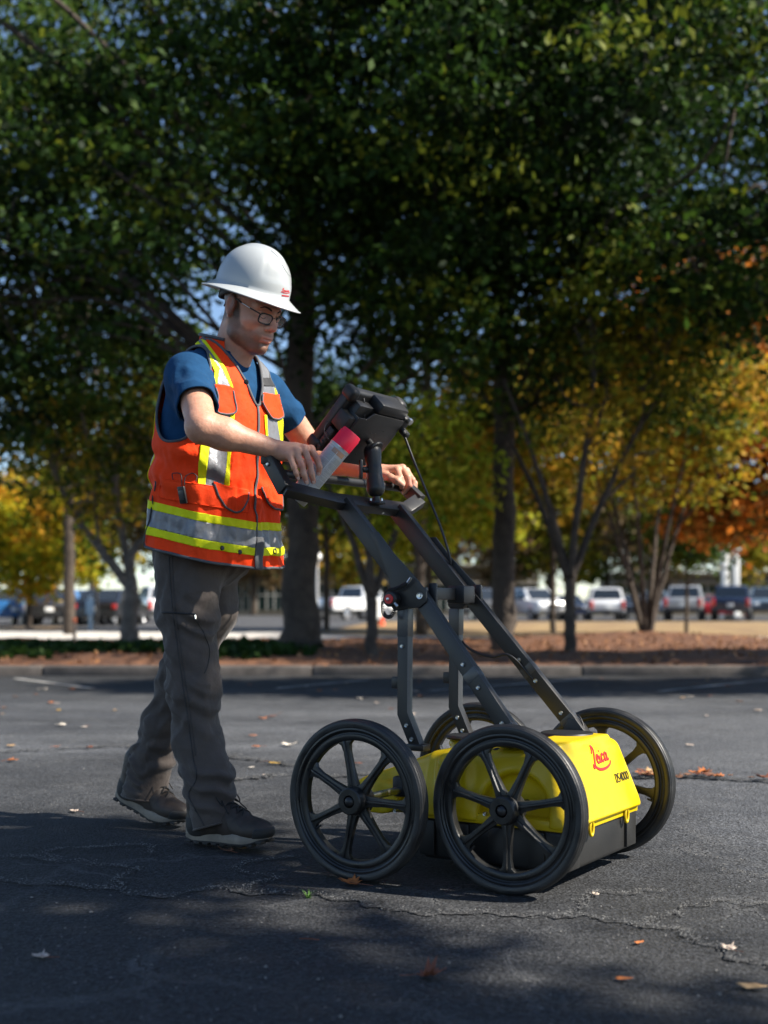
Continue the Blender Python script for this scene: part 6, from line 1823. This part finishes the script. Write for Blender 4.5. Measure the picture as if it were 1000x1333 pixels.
# ---------------------------------------------------------------- boots
def boot(org, yaw, pitch, flex):
    """built in its own frame: x toe, heel at 0, length .31; placed by the matrix"""
    R = Matrix.Rotation(yaw, 3, 'Z') @ Matrix.Rotation(-pitch, 3, 'Y'); R = np.array(R)
    def bend(V):
        V = V.copy(); t = np.clip(V[:, 0] - .20, 0, 1)          # toe flexes back level when the heel is lifted
        V[:, 2] += flex * t + 1.2 * flex * t * t * 2
        return V
    def put(V): return np.asarray(org) + bend(np.asarray(V, float)) @ R.T
    g = Grid((-.03, -.07, -.005), (.34, .07, .20), .004)
    D = g.cap((.05, 0, .062), (.05, 0, .17), .046, .050)
    D = smin(D, g.cap((.055, 0, .058), (.16, 0, .060), .042, .044), .03)
    D = smin(D, g.ell((.235, .0, .050), (.085, .050, .040)), .03)
    D = smin(D, g.cap((.08, 0, .13), (.20, 0, .075), .040, .034), .03)
    D = smax(D, .026 - g.Z, .006)
    V, F = surfnet(D, g); V = relax(V, F, 1, .5); Nq = vnormals(V, F)
    cr = np.sin(V[:, 0] * 150 + fnoise(V * 30, 2) * 6) * sstep(.17, .19, V[:, 0]) * sstep(.25, .23, V[:, 0]) * sstep(.05, .07, V[:, 2])
    V = V + Nq * (.0012 * cr + .002 * fnoise(V * 40, 2))[:, None]
    upper = mesh_obj('boot', put(V), F, M_bootu, person)
    # leather overlays: heel counter and side panel
    Vb, Nb = V, vnormals(V, F)
    for gf, m_ in ((np.maximum(Vb[:, 0] - .075 - .25 * (Vb[:, 2] - .03), Vb[:, 2] - .085), M_lug), (np.maximum(np.abs(Vb[:, 0] - .165 + .5 * (Vb[:, 2] - .06)) - .022, Vb[:, 2] - .10), mat('boot_panel', (.040, .027, .020), .7, bump=(220, .4, .001)))):
        V3, F3, _ = clip(Vb + Nb * .0016, F, gf)
        if len(F3): mesh_obj('boot_overlay', put(V3), F3, m_, upper)
    # midsole and rand
    def outline(k, t0=0, n=64):
        P = []
        for i in range(n):
            a = 2 * PI * i / n; c, s = math.cos(a), math.sin(a)
            L = .158 * (np.sign(c) * abs(c) ** .8); x = .152 + L
            wd = .040 + .012 * math.exp(-((x - .225) / .06) ** 2) - .006 * math.exp(-((x - .12) / .05) ** 2)
            P.append((x, wd * np.sign(s) * abs(s) ** .75 * k, 0))
        return np.array(P)
    n = 64; O0 = outline(1.0)
    def ringstack(zs, ks, wav=0):
        V = []
        for z, k in zip(zs, ks):
            r = O0.copy(); r[:, 1] *= k; r[:, 0] = .152 + (r[:, 0] - .152) * (1 + (k - 1) * .35)
            r[:, 2] = z(r[:, 0]) if callable(z) else z
            V.append(r)
        m_ = len(V); F = [(i * n + k, i * n + (k + 1) % n, (i + 1) * n + (k + 1) % n, (i + 1) * n + k) for i in range(m_ - 1) for k in range(n)]
        F.append(tuple(range(n))[::-1]); F.append(tuple((m_ - 1) * n + k for k in range(n)))
        return np.concatenate(V), F
    top = lambda x: .040 + .016 * np.exp(-(x / .06) ** 2) + .010 * sstep(.27, .31, x) + .002 * np.sin(x * 70)
    sp = lambda x: .010 + .016 * sstep(.24, .31, x) + .006 * sstep(.04, .0, x)
    v, f = ringstack([sp, lambda x: sp(x) + .004, lambda x: top(x) - .004, top], [1.02, 1.06, 1.03, .96]); mesh_obj('midsole', put(v), f, M_soleg, upper)
    v, f = ringstack([lambda x: sp(x) - .004, lambda x: sp(x) - .002, lambda x: sp(x) + .005], [.98, 1.04, 1.05]); mesh_obj('outsole', put(v), f, M_lug, upper)
    q = MB()
    for i in range(9):
        x = .018 + i * .034
        for s in (-1, 1):
            wd = .034 + .012 * math.exp(-((x - .225) / .06) ** 2)
            zb = float(sp(np.array([x]))[0]) - .004
            q.box((x, s * wd * .62, zb - .001), (.022, .030, .010), bevel=.003)
    vv = np.concatenate(q.v); mesh_obj('lug', put(vv), q.f, M_lug, upper)
    # rubber toe cap
    D2 = np.maximum(g.ell((.235, 0, .050), (.0885, .0530, .0415)), np.maximum(.028 - g.Z, np.maximum(.268 - g.X + .35 * (g.Z - .03), g.Z - .062)))
    V, F = surfnet(D2, g); V = relax(V, F, 1, .5); mesh_obj('toe_cap', put(V), F, M_lug, upper)
    # tongue, laces
    for i in range(5):
        t = i / 4; x = .115 + .085 * t; z = .150 - .040 * t - .008
        for s in (-1, 1):
            P = catmull([(x, s * .034, z - .022), (x + .006, s * .017, z + .006), (x + .014, 0, z + .010), (x + .022, -s * .018, z - .001), (x + .026, -s * .034, z - .030)], 5)
            v, f = tube_geo(put(P), .0026, 6); mesh_obj('lace', v, f, M_lace, upper)
    for s in (-1, 1):
        P = catmull([(.115, 0, .156), (.125, s * .03, .166), (.15, s * .052, .150), (.165, s * .045, .128), (.135, s * .02, .148), (.12, 0, .157)], 6)
        v, f = tube_geo(put(P), .0022, 6); mesh_obj('lace', v, f, M_lace, upper)
        P = catmull([(.12, 0, .156), (.15, s * .03, .145), (.19, s * .05, .105)], 6)
        v, f = tube_geo(put(P), .0022, 6); mesh_obj('lace', v, f, M_lace, upper)
    M_tan = mat('boot_trim', (.11, .06, .04), .7)
    for s in (-1, 1):
        q = MB(); q.box((.135, s * .0405, .098), (.05, .004, .018), bevel=.0015); mesh_obj('eyelet_strip', put(np.concatenate(q.v)), q.f, M_tan, upper)
    return upper
boot((-.045, -.112, .008), math.radians(5), math.radians(2.0), 0.0)
boot((-.548, .060, .078), math.radians(2), math.radians(-17.5), .15)

# ---------------------------------------------------------------- spray can held against the handle
cb = at(385, 651, 3.665); ct = at(459, 563, 3.655)
axv = nrm(ct - cb); L_ = float(np.linalg.norm(ct - cb))
can = empty('spray_can', cb); tag(can, 'grey marking paint spray can with bright pink cap held in the hand', 'spray can')
xv = nrm(np.cross(axv, (0, 0, 1))); zv = np.cross(xv, axv)
can.rotation_mode = 'QUATERNION'
can.rotation_quaternion = Matrix(np.stack([xv, axv, zv], 1).tolist()).to_quaternion()
r_ = .0338
M_can = mat('can_grey', (.50, .51, .52), .38, var=(30, .06))
M_cap = mat('can_pink', (.80, .006, .045), .45)
M_txt = mat('can_print', (.24, .24, .25), .5)
q = MB(); q.lathe([(.001, .004), (.027, .003), (.030, 0), (.0325, .001), (.0335, .005), (r_, .009), (r_, L_ - .066), (r_ + .001, L_ - .062), (r_ - .001, L_ - .058), (.001, L_ - .056)], 48); q.build('can_body', M_can, can, auto=40)
q = MB(); q.lathe([(r_ - .002, L_ - .0575), (r_ + .0006, L_ - .0575), (r_ + .0006, L_ - .012), (r_ - .001, L_ - .010), (r_ - .0015, L_ - .003), (r_ - .004, L_), (.001, L_)], 48); q.build('cap', M_cap, can, auto=40)
q = MB(); q.lathe([(r_ - .001, L_ - .0605), (r_ + .0016, L_ - .0595), (r_ + .0016, L_ - .0575), (r_ - .001, L_ - .0565)], 48, closed=True); q.build('seam_ring', M_steel, can)
def patch(name, a0, a1, y0, y1, m, lift=.0004, n=10):
    V = []; a = np.linspace(a0, a1, n)
    for y in (y0, y1): V += [((r_ + lift) * math.cos(t), y, (r_ + lift) * math.sin(t)) for t in a]
    return V, [(i, i + 1, n + i + 1, n + i) for i in range(n - 1)]
# angle of the side that faces the photographer
tc_ = np.array([-float(xv @ (cb - np.array([0, 0, CAMH]))), 0, -float(zv @ (cb - np.array([0, 0, CAMH])))]); A0 = math.atan2(tc_[2], tc_[0])
v, f = patch('', A0 - .9, A0 + .45, L_ - .085, L_ - .070, None); mesh_obj('label_panel', v, f, mat('label_tan', (.42, .24, .16), .5), can)
v, f = patch('', A0 - 1.35, A0 + 1.35, L_ - .0695, L_ - .0685, None, .0005); mesh_obj('label_rule', v, f, M_txt, can)
q = MB(); rr_ = random.Random(4)
for col, (a0, a1, y0, y1) in enumerate(((A0 - 1.2, A0 - .15, .075, L_ - .094), (A0 - .05, A0 + 1.3, .045, L_ - .076), (A0 - 1.1, A0 + .6, .012, .038))):
    y = y1
    while y > y0:
        a = a0
        e = a1 - rr_.uniform(0, .25)
        while a < e:
            w_ = rr_.uniform(.03, .13); v, f = patch('', a, min(a + w_, e), y - .0011, y, None, .0005, 4); q.add(v, f); a += w_ + .025
        y -= .0026 if rr_.random() > .12 else .005
V = np.concatenate(q.v); o = mesh_obj('label_print', V, q.f, M_txt, can)
v, f = patch('', A0 - .12, A0 - .09, .045, L_ - .075, None, .0005, 3); mesh_obj('label_rule', v, f, mat('can_white', (.7, .7, .7), .5), can)

# ================================================================== LEAVES ON THE PAVING
def leaf_shape(kind, seed):
    r = random.Random(seed)
    if kind == 'maple':
        half = [(0, -.42), (.10, -.36), (.34, -.40), (.26, -.24), (.52, -.12), (.36, -.02), (.56, .22), (.30, .16), (.30, .30), (.15, .28), (.0, .62)]
    elif kind == 'oval':
        half = [(0, -.5), (.14, -.36), (.22, -.12), (.22, .12), (.13, .36), (0, .55)]
    else:
        half = [(0, -.5), (.16, -.40), (.30, -.15), (.22, -.02), (.33, .14), (.20, .22), (.16, .38), (0, .52)]
    half = [(x * r.uniform(.85, 1.15), y) for x, y in half]
    out = half + [(-x * r.uniform(.85, 1.1), y) for x, y in half[-2:0:-1]]
    return np.array([(x, y, 0) for x, y in out])
LCOL = {'orange': (.42, .13, .03), 'rust': (.17, .055, .028), 'tan': (.42, .27, .13), 'pale': (.52, .42, .34), 'yellow': (.5, .32, .06), 'brown': (.16, .075, .04), 'white': (.62, .55, .46)}
LMAT = {k: mat('fallen_leaf_' + k, c, .7, var=(40, .3), bump=(60, .6, .003)) for k, c in LCOL.items()}
def fallen(px, py, size, kind, col, label, rot=0.0, curl=.25, tilt=0.0, stem=True, group=None, seed=1, name='fallen_leaf', z0=0.006):
    Y = FPX * CAMH / (py - HORIZON); x = (px - 500) / FPX * Y
    P = leaf_shape(kind, seed)
    rings = [P, P * .66, P * .33]
    n = len(P); V = np.concatenate(rings + [np.zeros((1, 3))]); F = []
    for i in range(2):
        for k in range(n): F.append((i * n + k, i * n + (k + 1) % n, (i + 1) * n + (k + 1) % n, (i + 1) * n + k))
    for k in range(n): F.append((2 * n + k, 2 * n + (k + 1) % n, 3 * n))
    rs = np.random.default_rng(seed)
    V[:, 2] = curl * (V[:, 0] ** 2 * 1.4 + V[:, 1] ** 2 * .5) + .05 * np.abs(V[:, 0]) + rs.normal(size=len(V)) * .02
    V[:, 2] += tilt * V[:, 1]
    V *= size; V[:, 2] -= V[:, 2].min()
    zg = z0
    root = empty(name, (x, Y, zg), rot); tag(root, label, 'leaf', group)
    o = mesh_obj('blade', V, F, LMAT[col], root); sm = o.modifiers.new('thick', 'SOLIDIFY'); sm.thickness = .0008
    if stem:
        b = V[0]; c_ = V[3 * n]
        v, f = tube_geo(catmull([c_ + (0, 0, .001), b + (0, 0, .001), b + np.array([.12, -.35, 0]) * size, np.array([b[0] + .2 * size, b[1] - .7 * size, .002])], 5), .0009, 5); mesh_obj('stem', v, f, LMAT['rust'], root)
fallen(456, 1153, .062, 'maple', 'orange', 'orange maple leaf lying against the near rear wheel', .9, .5, .1, seed=1)
fallen(560, 1274, .055, 'maple', 'rust', 'curled rust red leaf with a long stem on dark paving', -1.7, .9, .2, seed=2)
fallen(832, 1230, .030, 'oval', 'orange', 'small slim orange leaf below the crack', -.9, .3, 0, False, seed=3)
fallen(948, 1238, .036, 'maple', 'pale', 'pale pinkish ragged leaf below the crack', .4, .4, .1, seed=4)
fallen(812, 1278, .036, 'oval', 'orange', 'flat orange oval leaf on dark paving', -1.5, .2, 0, False, seed=5)
fallen(978, 1289, .060, 'oval', 'tan', 'large tan oval leaf on dark paving', -1.9, .3, 0, False, seed=6)
fallen(775, 1167, .030, 'other', 'pale', 'small pale leaf beside the near front wheel', .3, .5, 0, False, seed=7)
fallen(53, 1249, .038, 'maple', 'pale', 'pale pink lobed leaf alone on dark paving', 1.2, .4, 0, seed=8)
fallen(296, 1110, .045, 'maple', 'brown', 'dry brown leaf under the front boot heel', .6, .5, 0, seed=9)
fallen(318, 1107, .045, 'maple', 'tan', 'crumpled tan leaf under the front boot toe', 2.2, .6, 0, seed=10)
fallen(96, 1058, .045, 'other', 'pale', 'pale leaf lying at the edge of the worker shadow', .8, .4, 0, seed=11)
Y = FPX * CAMH / (1226 - HORIZON); P = np.array([at(390, 1223, Y), at(403, 1226, Y), at(415, 1230, Y - .01)]); P[:, 2] = .007
root = empty('twig', P[1] * [1, 1, 0]); tag(root, 'thin reddish twig on dark paving', 'twig')
v, f = tube_geo(catmull(P - P[1] * [1, 1, 0], 5), .0014, 6); mesh_obj('stalk', v, f, LMAT['rust'], root)
# a tuft of grass in the crack
root = empty('grass_tuft', (at(402, 1169, FPX * CAMH / (1169 - HORIZON)) * [1, 1, 0])); tag(root, 'small green grass tuft growing in the crack', 'grass')
rs = np.random.default_rng(5); q = MB()
for i in range(26):
    a = rs.uniform(0, 2 * PI); l = rs.uniform(.010, .026); d = np.array([math.cos(a), math.sin(a), 0]); s = np.array([-d[1], d[0], 0]) * .0009
    b = d * rs.uniform(0, .008); m_ = b + d * l * .35 + (0, 0, l * .6); t = b + d * l * .9 + (0, 0, l * .8)
    q.add([b - s, b + s, m_ + s * .8, m_ - s * .8, t], [(0, 1, 2, 3), (3, 2, 4)])
mesh_obj('blades', np.concatenate(q.v), q.f, mat('grass_blade', (.10, .22, .03), .6), root)
def lw(c, i): return 'small ' + {'white': 'whitish', 'pale': 'pale pink', 'rust': 'rust red'}.get(c, c) + ' ' + ('ragged', 'lobed', 'oval')[i % 3] + ' leaf'
mids = [(76, 926, .06, 'yellow'), (79, 946, .075, 'white'), (109, 948, .05, 'white'), (14, 973, .07, 'tan'), (16, 992, .05, 'orange'), (149, 926, .055, 'tan'), (333, 974, .05, 'orange'), (376, 972, .075, 'white'), (357, 996, .07, 'yellow'), (327, 1001, .035, 'white'), (342, 937, .06, 'orange'), (329, 959, .05, 'orange'), (344, 1011, .03, 'pale'), (116, 975, .045, 'rust'), (74, 974, .045, 'orange'), (898, 972, .055, 'pale'), (425, 962, .05, 'rust'), (455, 985, .05, 'orange'), (465, 996, .05, 'rust')]
for i, (x, y, s, c) in enumerate(mids):
    fallen(x, y, s, ('other', 'maple', 'oval')[i % 3], c, lw(c, i) + ' on the sunlit worn paving', i * 1.3, .4, 0, i % 2 == 0, 'leaves on the sunlit paving', 30 + i, z0=.008)
rs = random.Random(9)
for i in range(34):
    x = rs.uniform(832, 1004) if i > 6 else rs.uniform(826, 850); y = 1012 + (x - 830) * .022 + rs.gauss(0, 2.5)
    lc = rs.choice(['orange', 'rust', 'brown', 'tan', 'brown', 'rust'])
    fallen(x, y, rs.uniform(.035, .075), ('other', 'maple', 'oval')[i % 3], lc, lw(lc, i) + ' gathered in the paving seam beside the far wheel', rs.uniform(0, 6), .5, 0, False, 'leaves gathered in the paving seam', 60 + i, z0=.017)
for i in range(40):
    x = rs.uniform(0, 1000); y = rs.uniform(884, 935)
    lc = rs.choice(['pale', 'tan', 'white', 'rust', 'orange', 'brown'])
    fallen(x, y, rs.uniform(.04, .08), ('other', 'maple', 'oval')[i % 3], lc, lw(lc, i) + ' scattered on the shaded paving near the kerb', rs.uniform(0, 6), .4, 0, False, 'leaves scattered near the kerb', 110 + i, z0=.008)
